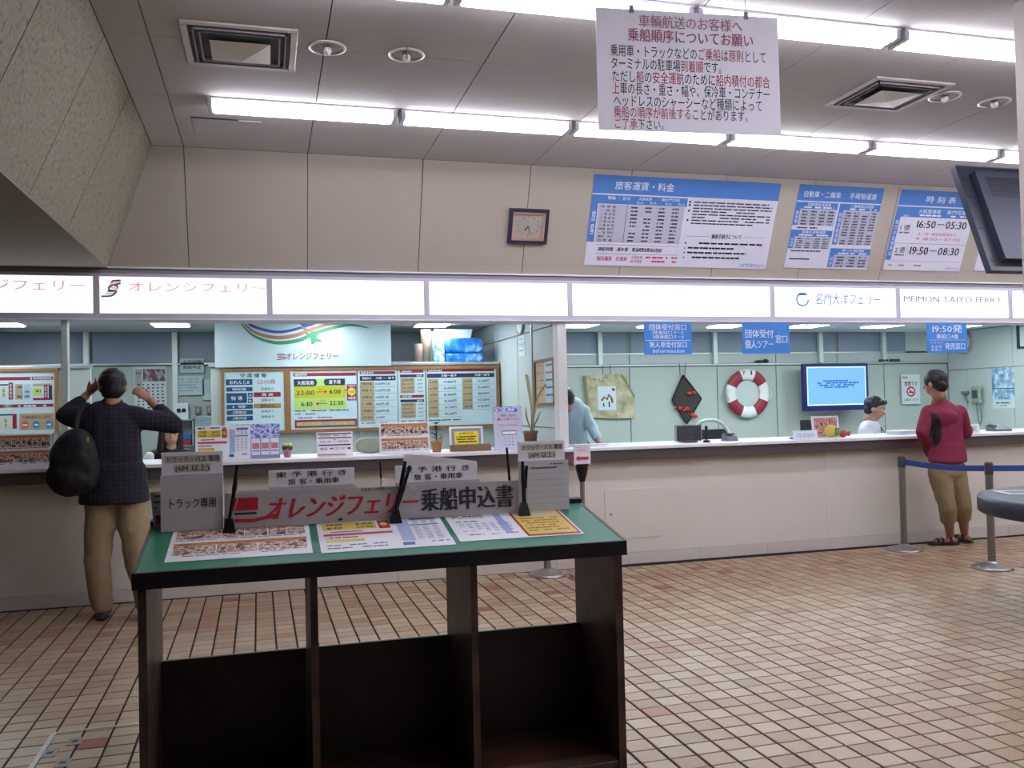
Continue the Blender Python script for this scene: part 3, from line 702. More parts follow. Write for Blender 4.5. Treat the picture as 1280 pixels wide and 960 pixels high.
# sheet fractions: photo x 357..623 maps to 0..1
g = lambda x: (x-357.)/266.
def gy(x, y): return (y-(462-(x-357)*.012))/74.5
s1 = SH(g(360.5), g(440.5)); mb = MB(); a = lambda x: g(350+x*.1172); b = lambda y: (450+y*.1172-461.2)/74.5
f.rect(mb, MAROON, a(122), b(148), a(766), b(180)); f.text(mb, WHITE, a(135), b(150), a(262), b(178), '運航時刻表', True, .004)
LG = M('a8c868', .5); OL = M('b4b428', .5)
f.rect(mb, LG, a(128), b(205), a(655), b(505), .0015); f.rect(mb, OL, a(130), b(280), a(655), b(393), .002)
f.poly(mb, NAVY, [(a(125),b(208)), (a(345),b(208)), (a(364),b(243)), (a(345),b(278)), (a(125),b(278))], .003); f.poly(mb, NAVY, [(a(648),b(208)), (a(445),b(208)), (a(428),b(240)), (a(445),b(272)), (a(648),b(272))], .003)
f.text(mb, WHITE, a(158), b(222), a(330), b(268), '大阪南港', True, .005); f.text(mb, WHITE, a(482), b(218), a(605), b(262), '東予港', True, .005)
f.text(mb, NAVY, a(145), b(308), a(335), b(368), '22:00', True, .004); f.text(mb, INK, a(485), b(303), a(605), b(362), '6:00', True, .004)
f.text(mb, INK, a(190), b(420), a(315), b(480), '6:10', True, .004); f.text(mb, INK, a(485), b(415), a(632), b(475), '22:30', True, .004)
f.rect(mb, RED, a(358), b(332), a(440), b(338), .004); f.poly(mb, RED, [(a(437),b(318)), (a(463),b(335)), (a(437),b(352))], .004); f.text(mb, INK, a(372), b(300), a(428), b(328), '下り', w=.004)
f.rect(mb, RED, a(370), b(447), a(462), b(453), .004); f.poly(mb, RED, [(a(372),b(433)), (a(343),b(450)), (a(372),b(470))], .004); f.text(mb, INK, a(385), b(410), a(442), b(438), '上り', w=.004)
f.rect(mb, MAROON, a(668), b(265), a(768), b(425), .003); f.poly(mb, M('d8c050', .5), [(a(718+42*math.cos(k*math.pi/8)), b(338+42*math.sin(k*math.pi/8))) for k in range(16)][::-1], .004)
f.rect(mb, MAROON, a(640), b(320), a(670), b(328), .003); f.text(mb, WHITE, a(680), b(272), a(758), b(290), '所要時間', w=.005); f.text(mb, WHITE, a(680), b(385), a(758), b(420), '8時間', w=.005); f.text(mb, MAROON, a(690), b(325), a(745), b(350), '直行便', w=.005)
for y, l in ((515, 690), (545, 340), (582, 525)): f.greek(mb, INK if y != 582 else MAROON, a(130), b(y), a(l), .014)
f.rect(mb, MAROON, a(128), b(608), a(768), b(685), .002); f.rect(mb, M('8f9a80', .5), a(145), b(628), a(750), b(668), .003); f.text(mb, M('d0c040', .5), a(150), b(630), a(740), b(666), '毎日運航・年中無休', w=.004)
mb.build('print', s1)
s2 = SH(g(442), g(491)); mb = MB()
f.rect(mb, MAROON, a(806), b(140), a(1182), b(168)); f.text(mb, WHITE, a(815), b(142), a(955), b(166), '旅客運賃表', True, .004)
f.rect(mb, NAVY, a(806), b(185), a(1186), b(232)); f.text(mb, WHITE, a(830), b(195), a(930), b(222), '等級区分', True, .004); f.text(mb, WHITE, a(970), b(193), a(1175), b(222), '大阪 ～ 東予', True, .004)
f.rect(mb, TAN, a(806), b(240), a(956), b(637))
for y, l, p in ((262, '特別室', '15,500円 2名'), (330, '特等 A', '12,500円 2名'), (397, '特等 B', '9,500円 4名'), (465, '1 等', '8,500円 4名'), (533, '2等寝台', '6,600円 4名'), (600, '2等洋室', '5,500円')):
    f.text(mb, INK, a(825), b(y-14), a(935), b(y+14), l, w=.004); f.text(mb, M('385068', .5), a(968), b(y-14), a(968+16*len(p)), b(y+16), p, True, .003); f.rect(mb, GREYT, a(806), b(y+33), a(1186), b(y+35), .0025)
f.greek(mb, INK, a(815), b(652), a(1100), .012); mb.build('print', s2)
a = lambda x: g(480+x*.1172)
s3 = SH(g(492), g(526.5)); mb = MB()
for (y0, y1) in ((132, 158), (383, 410)): f.rect(mb, MAROON, a(122), b(y0), a(380), b(y1)); f.text(mb, WHITE, a(130), b(y0+2), a(250), b(y1-2), '二輪車運賃', w=.004)
for (y0, y1) in ((175, 203), (428, 455)): f.rect(mb, NAVY, a(125), b(y0), a(380), b(y1)); f.text(mb, WHITE, a(300), b(y0+3), a(365), b(y1-3), '運賃', w=.004)
f.rect(mb, TAN, a(128), b(210), a(282), b(362)); f.rect(mb, TAN, a(130), b(462), a(290), b(615))
for k in range(4):
    for y0 in (212, 462):
        f.text(mb, INK, a(140), b(y0+8+k*39), a(265), b(y0+30+k*39), ('自転車', '125cc以下', '750cc未満', '750cc以上')[k], w=.004); f.text(mb, INK, a(308), b(y0+8+k*39), a(372), b(y0+30+k*39), ('860円', '2,150円', '3,200円', '4,300円')[k], w=.003)
f.greek(mb, INK, a(130), b(640), a(380), .012); mb.build('print', s3)
s4 = SH(g(528), g(620)); mb = MB()
f.rect(mb, MAROON, a(418), b(125), a(1170), b(152)); f.text(mb, WHITE, a(430), b(127), a(585), b(150), '自動車航送運賃', True, .004)
f.rect(mb, NAVY, a(418), b(170), a(1170), b(212)); f.text(mb, WHITE, a(570), b(177), a(745), b(205), '大阪～東予', True, .004); f.text(mb, WHITE, a(945), b(175), a(1120), b(203), '大阪～東予', True, .004)
f.rect(mb, TAN, a(425), b(225), a(543), b(612)); f.rect(mb, TAN, a(805), b(220), a(920), b(540))
for k, (l, p) in enumerate((('3m未満', '12,810円'), ('4m未満', '13,290円'), ('5m未満', '16,580円'), ('6m未満', '21,210円'), ('7m未満', '24,740円'), ('8m未満', '28,520円'))):
    y = 255+k*65; f.text(mb, INK, a(440), b(y-12), a(525), b(y+14), l, w=.004); f.text(mb, M('304860', .5), a(600), b(y-16), a(738), b(y+16), p, True, .003); f.rect(mb, GREYT, a(425), b(y+33), a(800), b(y+35), .0025)
for k, (l, p) in enumerate((('9m未満', '32,280円'), ('10m未満', '35,600円'), ('11m未満', '38,830円'), ('12m未満', '42,200円'), ('1m増す毎', '3,460円'))):
    y = 250+k*65; f.text(mb, INK, a(822), b(y-12), a(910), b(y+14), l, w=.004); f.text(mb, M('304860', .5), a(978), b(y-16), a(1112), b(y+16), p, True, .003); f.rect(mb, GREYT, a(805), b(y+33), a(1170), b(y+35), .0025)
f.greek(mb, INK, a(430), b(640), a(785), .014); mb.build('print', s4)
# far left board
r = (-2.814, 1.834, -1.872, 1.194)
t, f = pinboard(r, 'wooden-framed fare board at the far left edge, cut by the frame')
mb = MB(); f.slab(mb, M('b8ced6', .45, var=.01), .02, .04, .98, .96, -.01, 0); mb.build('sheet', t); mb = MB()
a = lambda x: (x/7.11+70)/143; b = lambda y: (455+y/7.11-461)/86.
f.rect(mb, MAROON, a(-400), b(117), a(268), b(145)); f.rect(mb, MAROON, a(280), b(115), a(472), b(145)); f.text(mb, WHITE, a(290), b(118), a(462), b(142), '乗用車航送運賃表', True, .004)
f.rect(mb, MAROON, a(70), b(165), a(110), b(315)); f.text(mb, WHITE, a(78), b(175), a(102), b(305), '往復割引', w=.004, vert=True); f.rect(mb, NAVY, a(-400), b(178), a(68), b(190)); f.rect(mb, M('c8c8b8', .5), a(0), b(205), a(55), b(300)); f.text(mb, INK, a(12), b(215), a(40), b(290), '運賃', w=.004, vert=True)
f.rect(mb, TAN, a(130), b(178), a(198), b(315)); f.rect(mb, M('a0b8cc', .5), a(208), b(180), a(268), b(315)); table(f, mb, a(135), b(185), a(265), b(310), 3, 2, INK)
f.rect(mb, LG, a(288), b(215), a(370), b(285)); f.rect(mb, TAN, a(288), b(178), a(460), b(200)); f.rect(mb, MAROON, a(288), b(305), a(465), b(325)); f.rect(mb, MAROON, a(388), b(190), a(422), b(325)); f.rect(mb, NAVY, a(432), b(195), a(462), b(315)); f.text(mb, WHITE, a(393), b(195), a(417), b(300), '船室', w=.004, vert=True); f.greek(mb, INK, a(300), b(235), a(360), .03)
f.rect(mb, MAROON, a(-300), b(358), a(472), b(385)); f.greek(mb, WHITE, a(155), b(368), a(460), .02, .004); f.text(mb, WHITE, a(15), b(355), a(110), b(392), '～割引～', w=.004)
f.rect(mb, NAVY, a(-300), b(442), a(140), b(455)); f.rect(mb, MAROON, a(102), b(442), a(140), b(572)); f.rect(mb, M('c8c8b8', .5), a(-40), b(470), a(92), b(575)); f.text(mb, INK, a(30), b(480), a(55), b(560), '宿泊', w=.004, vert=True)
f.rect(mb, TAN, a(165), b(440), a(478), b(588)); f.text(mb, MAROON, a(190), b(455), a(450), b(485), 'お得な割引のご案内', True, .004)
for x, m_ in ((215, M('c05050', .5)), (315, M('3070b0', .5)), (432, M('3878b8', .5))):
    f.poly(mb, m_, [(a(x+33*math.cos(k*math.pi/8)), b(540+33*math.sin(k*math.pi/8))) for k in range(16)][::-1], .003); f.greek(mb, WHITE, a(x-22), b(535), a(x+22), .025, .004)
mb.build('print', t)
# pinned papers on the back wall, left
def paper(r, Y, label, name='pinned_paper', body=None, cat='paper', col='b4cad2', grp=None):
    t = thing(name, label, cat, ((r[0]+r[2])/2, Y, r[3]), grp); f = wallframe(r, Y); mb = MB(); f.slab(mb, M(col, .6, var=.02), w0=-.003, w1=0); mb.build('sheet', t)
    mb = MB(); 
    if body: body(f, mb)
    if mb.v: mb.build('print', t)
    return t
def cal(f, mb):
    f.rect(mb, RAMP('calendar_photo', [(.35, '3a3a58'), (.5, '7a4840'), (.6, '9aa8c8'), (.7, '604038')], 14), .27, .06, .97, .34, .002); f.rect(mb, M('98a0a8', .5), .03, .06, .24, .6, .002); f.text(mb, MAROON, .05, .1, .22, .2, '10', True, .003)
    for k in range(8):
        for c in range(6): f.rect(mb, INK, .1+c*.15, .40+k*.075, .1+c*.15+random.uniform(.04, .09), .43+k*.075, .0025)
paper((-1.392, 1.909, -1.063, 1.424), 10.47, 'wall calendar with a dark photo at the top, right of the standing man', 'wall_calendar', cal, 'calendar', 'c0ccd0')
paper((-0.918, 1.994, -0.666, 1.833), 10.47, 'small paper with two rows of bold characters, topmost on the back wall', body=lambda f, mb: (f.text(mb, INK, .1, .1, .9, .4, '中日対阪', True), f.text(mb, INK, .1, .45, .9, .75, '乗船中止', True)))
paper((-0.98, 1.798, -0.669, 1.584), 10.47, 'wide faded paper below the bold-lettered paper on the back wall', body=lambda f, mb: [f.greek(mb, GREYT, .1, .15+.15*k, .8, .03) for k in range(5)])
paper((-0.686, 1.759, -0.542, 1.526), 10.47, 'narrow blank paper at the edge of the company sign', body=lambda f, mb: [f.greek(mb, GREYT, .1, .2+.2*k, .9, .02, dense=.3) for k in range(3)])
paper((-0.776, 1.348, -0.547, 1.205), 10.47, 'low notice sheet on the back wall above the leaflet stand', body=lambda f, mb: [f.greek(mb, GREYT, .1, .15+.15*k, .9, .04) for k in range(5)])
x0, z1, x1, z0 = (-0.981, 1.496, -0.831, 1.328); t = thing('bracket_shelf', 'small wall shelf holding coloured files, beside the seated woman', 'shelf', ((x0+x1)/2, 10.4, z0-.25))
X0, Z1, X1, Z0 = (-0.98, 1.318, -0.772, 1.001); MB().m(M('9aa8b0', .5)).bbox(X0, X1, 10.3, 10.5, Z1-.015, Z1, .003).bbox(X0, X1, 10.3, 10.5, Z1-.3, Z1-.285, .003).bbox(X1-.015, X1, 10.3, 10.5, Z1-.3, Z1, .003).build('case', t)
t = thing('double_socket_box', 'white box with two black round openings on the wall shelf', 'box', ((x0+x1)/2, 10.4, Z1))
MB().m(M('c4d4da', .5)).hexa([(x0,10.36,Z1),(x1,10.36,Z1),(x1,10.48,Z1),(x0,10.48,Z1),(x0+.02,10.38,z1),(x1,10.38,z1),(x1,10.48,z1),(x0+.02,10.48,z1)]).build('body', t)
for k in (.35, .7):
    MB().m(BLACK).cyl((x0+(x1-x0)*k, 10.36, Z1+.1), (x0+(x1-x0)*k, 10.352, Z1+.1), .022, n=14).build('opening', t)
for k, (c, lb) in enumerate((('a03048', 'red file lying on the lower board of the wall shelf'), ('2868b0', 'blue file lying on top of the red one on the wall shelf'))):
    single('file_folder', lb, 'file', MB().m(M(c, .5)).bbox(X0+.02+.03*k, X1-.03, 10.33, 10.45, Z1-.285+.062*k+0*k, Z1-.225+.062*k, .004), (X0+.1, 10.4, Z1-.285+.062*k), 'files on the wall shelf')
for p, lb, nm in (((-0.766, 1.457, -0.707, 1.368), 'grey wall switch plate left of the pair', 'wall_switch'), ((-0.647, 1.463, -0.588, 1.365), 'grey wall switch plate right of the pair', 'wall_switch')):
    t = thing(nm, lb, 'switch', (p[0], 10.48, p[3]), 'wall switches'); MB().m(M('7a8888', .5)).bbox(p[0], p[2], 10.47, 10.5, p[3], p[1], .004).build('plate', t); MB().m(M('a8b4b4', .5)).bbox(p[0]+.02, p[2]-.02, 10.462, 10.47, p[3]+.03, p[1]-.03, .002).build('rocker', t)
# storage on the partition shelf
ZS = 1.86
t = thing('storage_box', 'white cardboard box above the blue bags on the office shelf', 'box', (2.0, 9.4, ZS))
MB().m(M('d8e4ea', .6, var=.02)).bbox(1.72, 2.10, 9.33, 9.48, ZS, 2.2, .004).build('body', t)
MB().m(M('e4eef2', .5)).hexa([(1.74,9.31,2.1),(2.12,9.31,2.1),(2.14,9.34,2.1),(1.74,9.34,2.1),(1.74,9.31,2.22),(2.16,9.31,2.22),(2.16,9.34,2.22),(1.74,9.34,2.22)]).build('flap', t)
BAG = RAMP('blue_plastic_film', [(.3, '1450b0'), (.5, '2878d8'), (.62, '60a8f0'), (.72, 'b8dcff')], 9, .25, bump=.5)
def softbag(x0, x1, y0, y1, z0, z1, label, mat=BAG, seed=0):
    bm = bmesh.new(); bmesh.ops.create_cube(bm, size=1); bmesh.ops.subdivide_edges(bm, edges=bm.edges[:], cuts=6, use_grid_fill=True)
    rr = random.Random(seed)
    for v in bm.verts:
        c = v.co*2; n = math.sqrt(sum(abs(k)**6 for k in c))**(1/3) or 1
        c = c/max(1, n**.9); j = rr.uniform(-.02, .02)
        z = (c.z+1)/2; v.co = Vector(((x0+x1)/2+(x1-x0)/2*(c.x+j), (y0+y1)/2+(y1-y0)/2*(c.y+j), z0+(z1-z0)*z*(1+j) ))
    mb = MB().m(mat).bm(bm, None, True)
    return single('blue_bag', label, 'bag', mb, ((x0+x1)/2, (y0+y1)/2, z0), 'blue plastic bags on the office shelf')
softbag(1.83, 2.24, 9.14, 9.3, ZS, ZS+.095, 'lower blue plastic bag of the pair on the office shelf', seed=1)
softbag(1.82, 2.24, 9.14, 9.3, ZS+.097, ZS+.255, 'upper blue plastic bag of the pair on the office shelf', seed=2)
softbag(1.70, 1.82, 9.15, 9.28, ZS, ZS+.24, 'clear pale plastic bundle left of the blue bags', RAMP('clear_film', [(.35, '507890'), (.5, '88b0c8'), (.65, 'd8ecf8')], 20, .2, bump=.5), 3)
t = thing('cardboard_tube', 'short brown cardboard roll on the office shelf', 'tube', (1.55, 9.25, ZS), 'cardboard rolls on the shelf')
MB().m(M('7a6a60', .7)).lathe((1.555, 9.26, ZS), [(.001, 0), (.045, 0), (.045, .2), (.028, .2), (.028, .03)], 16).build('roll', t)
t = thing('cardboard_tube', 'tall cardboard roll with pale end behind the clear bundle', 'tube', (1.66, 9.33, ZS), 'cardboard rolls on the shelf')
MB().m(M('8a7a68', .7)).lathe((1.655, 9.36, ZS), [(.001, 0), (.045, 0), (.055, .36), (.04, .36), (.03, .03)], 16).build('roll', t)
# side wall things (plane x = 2.41)
def sideframe(y0, y1, z1, z0, x=2.41): return Frame((x, y0, z1), (0, y1-y0, 0), (0, 0, z0-z1))
t = thing('round_clock', 'round white clock high on the side wall between the offices', 'clock', (2.4, 8.3, 2.1))
MB().m(M('7a8480', .4)).cyl((2.411, 8.27, 2.185), (2.385, 8.27, 2.185), .105, n=24).build('case', t); MB().m(M('dfe8ea', .4)).cyl((2.387, 8.27, 2.185), (2.382, 8.27, 2.185), .092, n=24).build('dial', t)
MB().m(BLACK).box(2.378, 2.381, 8.265, 8.275, 2.185, 2.25).box(2.378, 2.381, 8.265, 8.32, 2.18, 2.19).build('hand', t)
t = thing('side_card', 'small printed card under the round clock on the side wall', 'card', (2.4, 8.28, 1.87)); f = sideframe(8.39, 8.18, 2.07, 1.865)
mb = MB(); f.slab(mb, M('d0dce0', .5), w0=-.002, w1=.002); mb.build('sheet', t); mb = MB(); f.text(mb, INK, .15, .3, .85, .55, '1 8 1', True, .003); f.greek(mb, GREYT, .15, .15, .85, .05, .003); f.greek(mb, GREYT, .15, .7, .85, .05, .003); mb.build('print', t)
t = thing('framed_notice', 'wooden-framed notice with posted slips on the side wall by the post', 'frame', (2.4, 7.5, 1.38)); f = sideframe(7.85, 7.27, 1.80, 1.385)
mb = MB()
for c in ((0,0,1,.05),(0,.95,1,1),(0,.05,.045,.95),(.955,.05,1,.95)): f.slab(mb, WD, *c, 0, .02)
mb.build('frame', t); mb = MB(); f.slab(mb, M('c0a080', .6), .045, .05, .5, .95, 0, .005); f.slab(mb, M('b8ccd4', .6), .5, .05, .955, .95, 0, .005); mb.build('sheet', t)
mb = MB()
for k in range(5): f.rect(mb, (M('d05078', .5) if k == 1 else M('5a6878', .5)), .55, .12+k*.16, .9, .16+k*.16, .006); f.greek(mb, GREYT, .1, .12+k*.16, .45, .03, .006)
mb.build('print', t)

# ================================================================== RIGHT OFFICE BACK WALL
t = thing('cloth_hanging', 'yellow-green cloth hanging with a small framed picture in its middle', 'wall hanging', (4.2, 10.44, 1.19))
CL = RAMP('faded_yellow_cloth', [(.3, '8c8a70'), (.5, 'b0aa8e'), (.7, 'c0baa2')], 8, .9)
pts = [(3.84,1.745), (4.10,1.755), (4.18,1.75), (4.32,1.75), (4.42,1.735), (4.46,1.60), (4.53,1.46), (4.51,1.33), (4.515,1.195), (4.3,1.19), (3.96,1.205), (3.90,1.215), (3.875,1.30), (3.87,1.5)]
n = len(pts); MB().m(CL).add([(x, 10.46+.006*math.sin(i*2.1), z) for i, (x, z) in enumerate(pts)]+[(x, 10.474, z) for x, z in pts], [tuple(range(n)), tuple(range(2*n-1, n-1, -1))]+[(i, n+i, n+(i+1) % n, (i+1) % n) for i in range(n)]).build('cloth', t)
MB().m(M('7c8450', .8)).add([(4.33,10.455,1.74),(4.37,10.455,1.745),(4.53,10.455,1.47),(4.51,10.455,1.45)], [(0,1,2,3)]).build('green_edge', t); MB().m(M('7c8450', .8)).add([(3.84,10.455,1.74),(3.875,10.455,1.74),(3.91,10.455,1.27),(3.88,10.455,1.27)], [(0,1,2,3)]).build('green_edge', t)
f = wallframe((4.02, 1.60, 4.265, 1.30), 10.45); mb = MB(); f.slab(mb, M('c4d0d8', .5), w0=-.01, w1=0)
f.strip(mb, M('7a5048', .6), [(.2, .6), (.35, .45), (.5, .55), (.62, .35), (.75, .5), (.8, .7)], .1); f.strip(mb, INK, [(.3, .7), (.33, .85)], .06); f.strip(mb, INK, [(.6, .65), (.63, .88)], .06); f.poly(mb, INK, [(.78, .08), (.95, .1), (.92, .2), (.8, .18)]); mb.build('picture', t)
MB().m(M('3a4038', .6)).cyl((4.10,10.465,1.755), (4.105,10.465,1.87), .004, n=6).cyl((4.21,10.465,1.755), (4.20,10.465,1.87), .004, n=6).build('cord', t)
for x, z in ((4.0, 1.70), (4.06, 1.69), (4.13, 1.68), (4.23, 1.69), (4.28, 1.25)): MB().m(M('e0dcd0', .4)).ball((x, 10.45, z), .014, 8, 6).build('shell', t)
t = thing('net_hanging', 'dark diamond-shaped net with red beads hanging on the office wall', 'wall hanging', (5.22, 10.44, 1.09))
P4 = [Vector((5.21,10.46,1.73)), Vector((5.46,10.46,1.42)), Vector((5.245,10.46,1.10)), Vector((5.05,10.46,1.41))]
mb = MB().m(M('1c181c', .8)).tube(P4+[P4[0]], .011, 6)
mb.build('rim', t); mb = MB().m(M('4c4644', .8))
mb.add([p+Vector((0, .004, 0)) for p in P4], [(0,1,2,3)]); mb.m(M('2c2628', .8))
for k in range(1, 9):
    s_ = k/9; mb.cyl(P4[0].lerp(P4[1], s_), P4[3].lerp(P4[2], s_), .003, n=4, cap=False); mb.cyl(P4[0].lerp(P4[3], s_), P4[1].lerp(P4[2], s_), .003, n=4, cap=False)
mb.build('net', t)
MB().m(BLACK).cyl((5.17,10.465,1.72), (5.165,10.465,1.88), .004, n=6).cyl((5.24,10.465,1.72), (5.245,10.465,1.88), .004, n=6).build('cord', t)
for x, z, r_ in ((5.28,1.49,.034), (5.35,1.50,.028), (5.32,1.21,.034), (5.36,1.19,.03), (5.15,1.30,.03), (5.24,1.29,.035), (5.08,1.31,.02), (5.2,1.27,.022)): MB().m(M('b03028', .5)).ball((x, 10.44, z), r_, 10, 7, (1.2, .6, .8)).build('bead', t)
# life ring
t = thing('life_ring', 'round red and white life ring with letters on the office wall', 'life ring', (6.15, 10.42, 1.15))
rc = Vector((6.13, 10.44, 1.475)); Rb, rb = .25, .075
mb = MB(); N1, N2 = 48, 10
vs = []
for i in range(N1):
    q1 = 2*math.pi*i/N1
    for j in range(N2):
        q2 = 2*math.pi*j/N2; rr = Rb+rb*math.cos(q2); vs.append((rc.x+rr*math.sin(q1), rc.y-.03*math.sin(q2), rc.z+rr*math.cos(q1)))
mb.add([], []); wht = M('d8dee0', .5); rd = M('8c2038', .5)
fsw, fsr = [], []
for i in range(N1):
    for j in range(N2):
        fc = (i*N2+j, ((i+1) % N1)*N2+j, ((i+1) % N1)*N2+(j+1) % N2, i*N2+(j+1) % N2)
        deg = (i+.5)*360/N1
        (fsr if (22 < deg < 62 or 115 < deg < 155 or 200 < deg < 245 or 295 < deg < 340) else fsw).append(fc)
mb.m(wht).add(vs, fsw, True).m(rd).add(vs, fsr, True).build('ring', t)
MB().m(M('b8c4c4', .6)).cyl((rc.x, 10.462, rc.z), (rc.x, 10.452, rc.z), .19, n=32).build('centre_disc', t)
f = wallframe((6.03, 1.79, 6.23, 1.71), 10.405); mb = MB(); f.text(mb, INK, .0, 0, .28, 1, 'Y', True); f.text(mb, INK, .62, 0, .78, 1, 'I', True); mb.build('lettering', t)
MB().m(M('c8c8c0', .6)).tube([(rc.x-.3, 10.40, rc.z+.06), (rc.x-.33, 10.40, rc.z), (rc.x-.3, 10.40, rc.z-.08)], .01).tube([(rc.x+.3, 10.40, rc.z+.06), (rc.x+.33, 10.40, rc.z), (rc.x+.3, 10.40, rc.z-.08)], .01).build('rope', t)
# wall screen
x0, z1, x1, z0 = (6.82, 1.85, 7.816, 1.222)
t = thing('wall_screen', 'large flat screen showing a pale blue page on the office wall', 'television', ((x0+x1)/2, 10.2, z0))
MB().m(M('1a2060', .3)).bbox(x0, x1, 10.2, 10.27, z0, z1, .008).build('case', t)
f = wallframe((x0+.045, z1-.045, x1-.045, z0+.07), 10.197); mb = MB(); f.rect(mb, EM('6498f0', .66, 'lit_screen'), 0, 0, 1, 1, .0)
f.rect(mb, EM('b8dcff', .8, 'lit_screen_edge'), 0, 0, 1, .03); f.rect(mb, EM('b8dcff', .8, 'lit_screen_edge'), 0, .97, 1, 1); f.rect(mb, EM('b8dcff', .8, 'lit_screen_edge'), 0, 0, .015, 1); f.rect(mb, EM('b8dcff', .8, 'lit_screen_edge'), .985, 0, 1, 1)
sb = EM('1c5088', .3, 'screen_text')
for k, (a_, b_) in enumerate(((.27, .72), (.12, .88), (.2, .8), (.22, .78))): f.greek(mb, sb, a_, .35+.055*k, b_, .035)
mb.build('picture_area', t)
MB().m(M('101430', .4)).box((x0+x1)/2-.15, (x0+x1)/2+.15, 10.27, 10.44, z0+.25, z1-.15).build('wall_mount', t)
paper((6.935, 1.737, 7.009, 1.478), 10.46, 'white slip pinned just left of the wall screen')
def nosmoke(f, mb):
    f.text(mb, INK, .05, .06, .35, .14, '施設', w=.002); f.text(mb, MAROON, .15, .22, .88, .4, '禁煙です', True)
    f.poly(mb, RED, [(.5+.24*math.cos(k*math.pi/10), .58+.17*math.sin(k*math.pi/10)) for k in range(20)][::-1], .002); f.poly(mb, M('c8d4d8', .5), [(.5+.18*math.cos(k*math.pi/10), .58+.125*math.sin(k*math.pi/10)) for k in range(20)][::-1], .003)
    f.strip(mb, INK, [(.38, .6), (.62, .6)], .04, .004); f.strip(mb, RED, [(.38, .48), (.62, .68)], .03, .005); f.text(mb, INK, .1, .8, .92, .9, 'ご協力ください', w=.002)
paper((8.549, 1.693, 8.855, 1.279), 10.46, 'white no-smoking poster between the seated clerk and the man in maroon', 'no_smoking_poster', nosmoke, 'poster', 'c8d4d8')
x0, z1, x1, z0 = (8.215, 1.906, 8.528, 1.828)
t = thing('shelf_speaker', 'small dark device on the rail above the no-smoking poster', 'device', (x0, 10.44, 1.877)); MB().m(M('303840', .5)).bbox(x0, x0+.12, 10.44, 10.5, 1.877, 1.91, .006).bbox(x1-.14, x1, 10.44, 10.5, 1.877, 1.91, .006).build('body', t)
x0, z1, x1, z0 = (6.236, 1.957, 6.5, 1.861)
t = thing('folded_cloth', 'small dark bundle on the rail above the life ring', 'bundle', (x0, 10.46, 1.877)); MB().m(M('28303c', .8)).ball(((x0+x1)/2-.04, 10.47, 1.895), .035, 10, 6, (2, .7, .6)).ball(((x0+x1)/2+.06, 10.47, 1.9), .035, 10, 6, (1.4, .7, .8)).build('cloth', t)
# right side wall (plane x = 9.37)
def rframe(yf, yn, z1, z0): return Frame((9.372, yf, z1), (0, yn-yf, 0), (0, 0, z0-z1))
t = thing('round_clock', 'large round pale-rimmed clock on the right office wall behind the 19:50 sign', 'clock', (9.35, 10.15, 2.0))
MB().m(M('a8a8a8', .4)).lathe((9.35, 10.18, 2.145), [(.19, 0)], 4) ; MB().m(M('a89c9c', .4)).cyl((9.374, 10.18, 2.12), (9.33, 10.18, 2.12), .165, n=28).build('rim', t); MB().m(M('ccd8d4', .4)).cyl((9.331, 10.18, 2.12), (9.326, 10.18, 2.12), .14, n=28).build('dial', t)
MB().m(BLACK).box(9.322, 9.325, 10.175, 10.185, 2.12, 2.22).box(9.322, 9.325, 10.12, 10.18, 2.115, 2.125).build('hand', t)
t = thing('wall_poster', 'blue and white picture poster on the right office wall above the telephone', 'poster', (9.37, 9.5, 1.2)); f = rframe(9.71, 9.34, 1.735, 1.2)
mb = MB(); f.slab(mb, M('c4d4d8', .5), w0=-.002, w1=.002); mb.build('sheet', t); mb = MB()
PB = RAMP('pale_blue_photo', [(.3, '3a6c9c'), (.5, '88b4d0'), (.7, 'e0f0f4')], 12)
f.rect(mb, PB, 0, 0, 1, .5, .003); f.rect(mb, PB, 0, .53, .47, .78, .003); f.rect(mb, PB, .5, .53, 1, .78, .003); f.text(mb, M('c06080', .5), .75, .08, .9, .45, '船旅', w=.004, vert=True); f.rect(mb, NAVY, 0, .5, 1, .52, .003); f.greek(mb, INK, .15, .85, .85, .03, .003); f.greek(mb, INK, .3, .92, .7, .02, .003); mb.build('print', t)
t = thing('wall_telephone', 'grey-green wall telephone with hanging cord on the right office wall', 'telephone', (9.3, 9.95, 1.25))
PH = M('94a090', .4, var=.05)
MB().m(PH).bbox(9.30, 9.373, 9.87, 10.02, 1.27, 1.50, .015).build('body', t); MB().m(PH).cyl((9.27, 9.83, 1.30), (9.27, 9.83, 1.47), .02, n=10).ball((9.28, 9.83, 1.48), .032).ball((9.28, 9.83, 1.29), .032).build('handset', t)
MB().m(M('70787c', .5)).tube(curve([(9.29,9.9,1.28), (9.28,9.88,1.1), (9.27,9.84,.98), (9.27,9.8,1.1), (9.27,9.83,1.27)], 5), .008, 6).build('cord', t)
MB().m(M('404848', .5)).box(9.298, 9.301, 9.9, 9.99, 1.34, 1.45).build('keypad', t)
t = thing('intercom', 'small grey intercom left of the wall telephone', 'intercom', (9.3, 10.2, 1.35)); MB().m(M('6a7478', .5)).bbox(9.33, 9.373, 10.11, 10.23, 1.40, 1.44, .008).cyl((9.34, 10.2, 1.42), (9.33, 10.1, 1.28), .012, n=8).build('body', t)
t = thing('framed_picture', 'dark-framed picture at the far right edge of the office', 'picture', (9.36, 9.1, 1.97)); f = rframe(9.26, 8.7, 2.28, 1.97)
mb = MB(); 
for c in ((0,0,1,.08),(0,.92,1,1),(0,.08,.06,.92),(.94,.08,1,.92)): f.slab(mb, M('26343c', .4), *c, 0, .025)
mb.build('frame', t); mb = MB(); f.slab(mb, M('c8d8d8', .4), .06, .08, .94, .92, 0, .006); mb.build('picture', t)
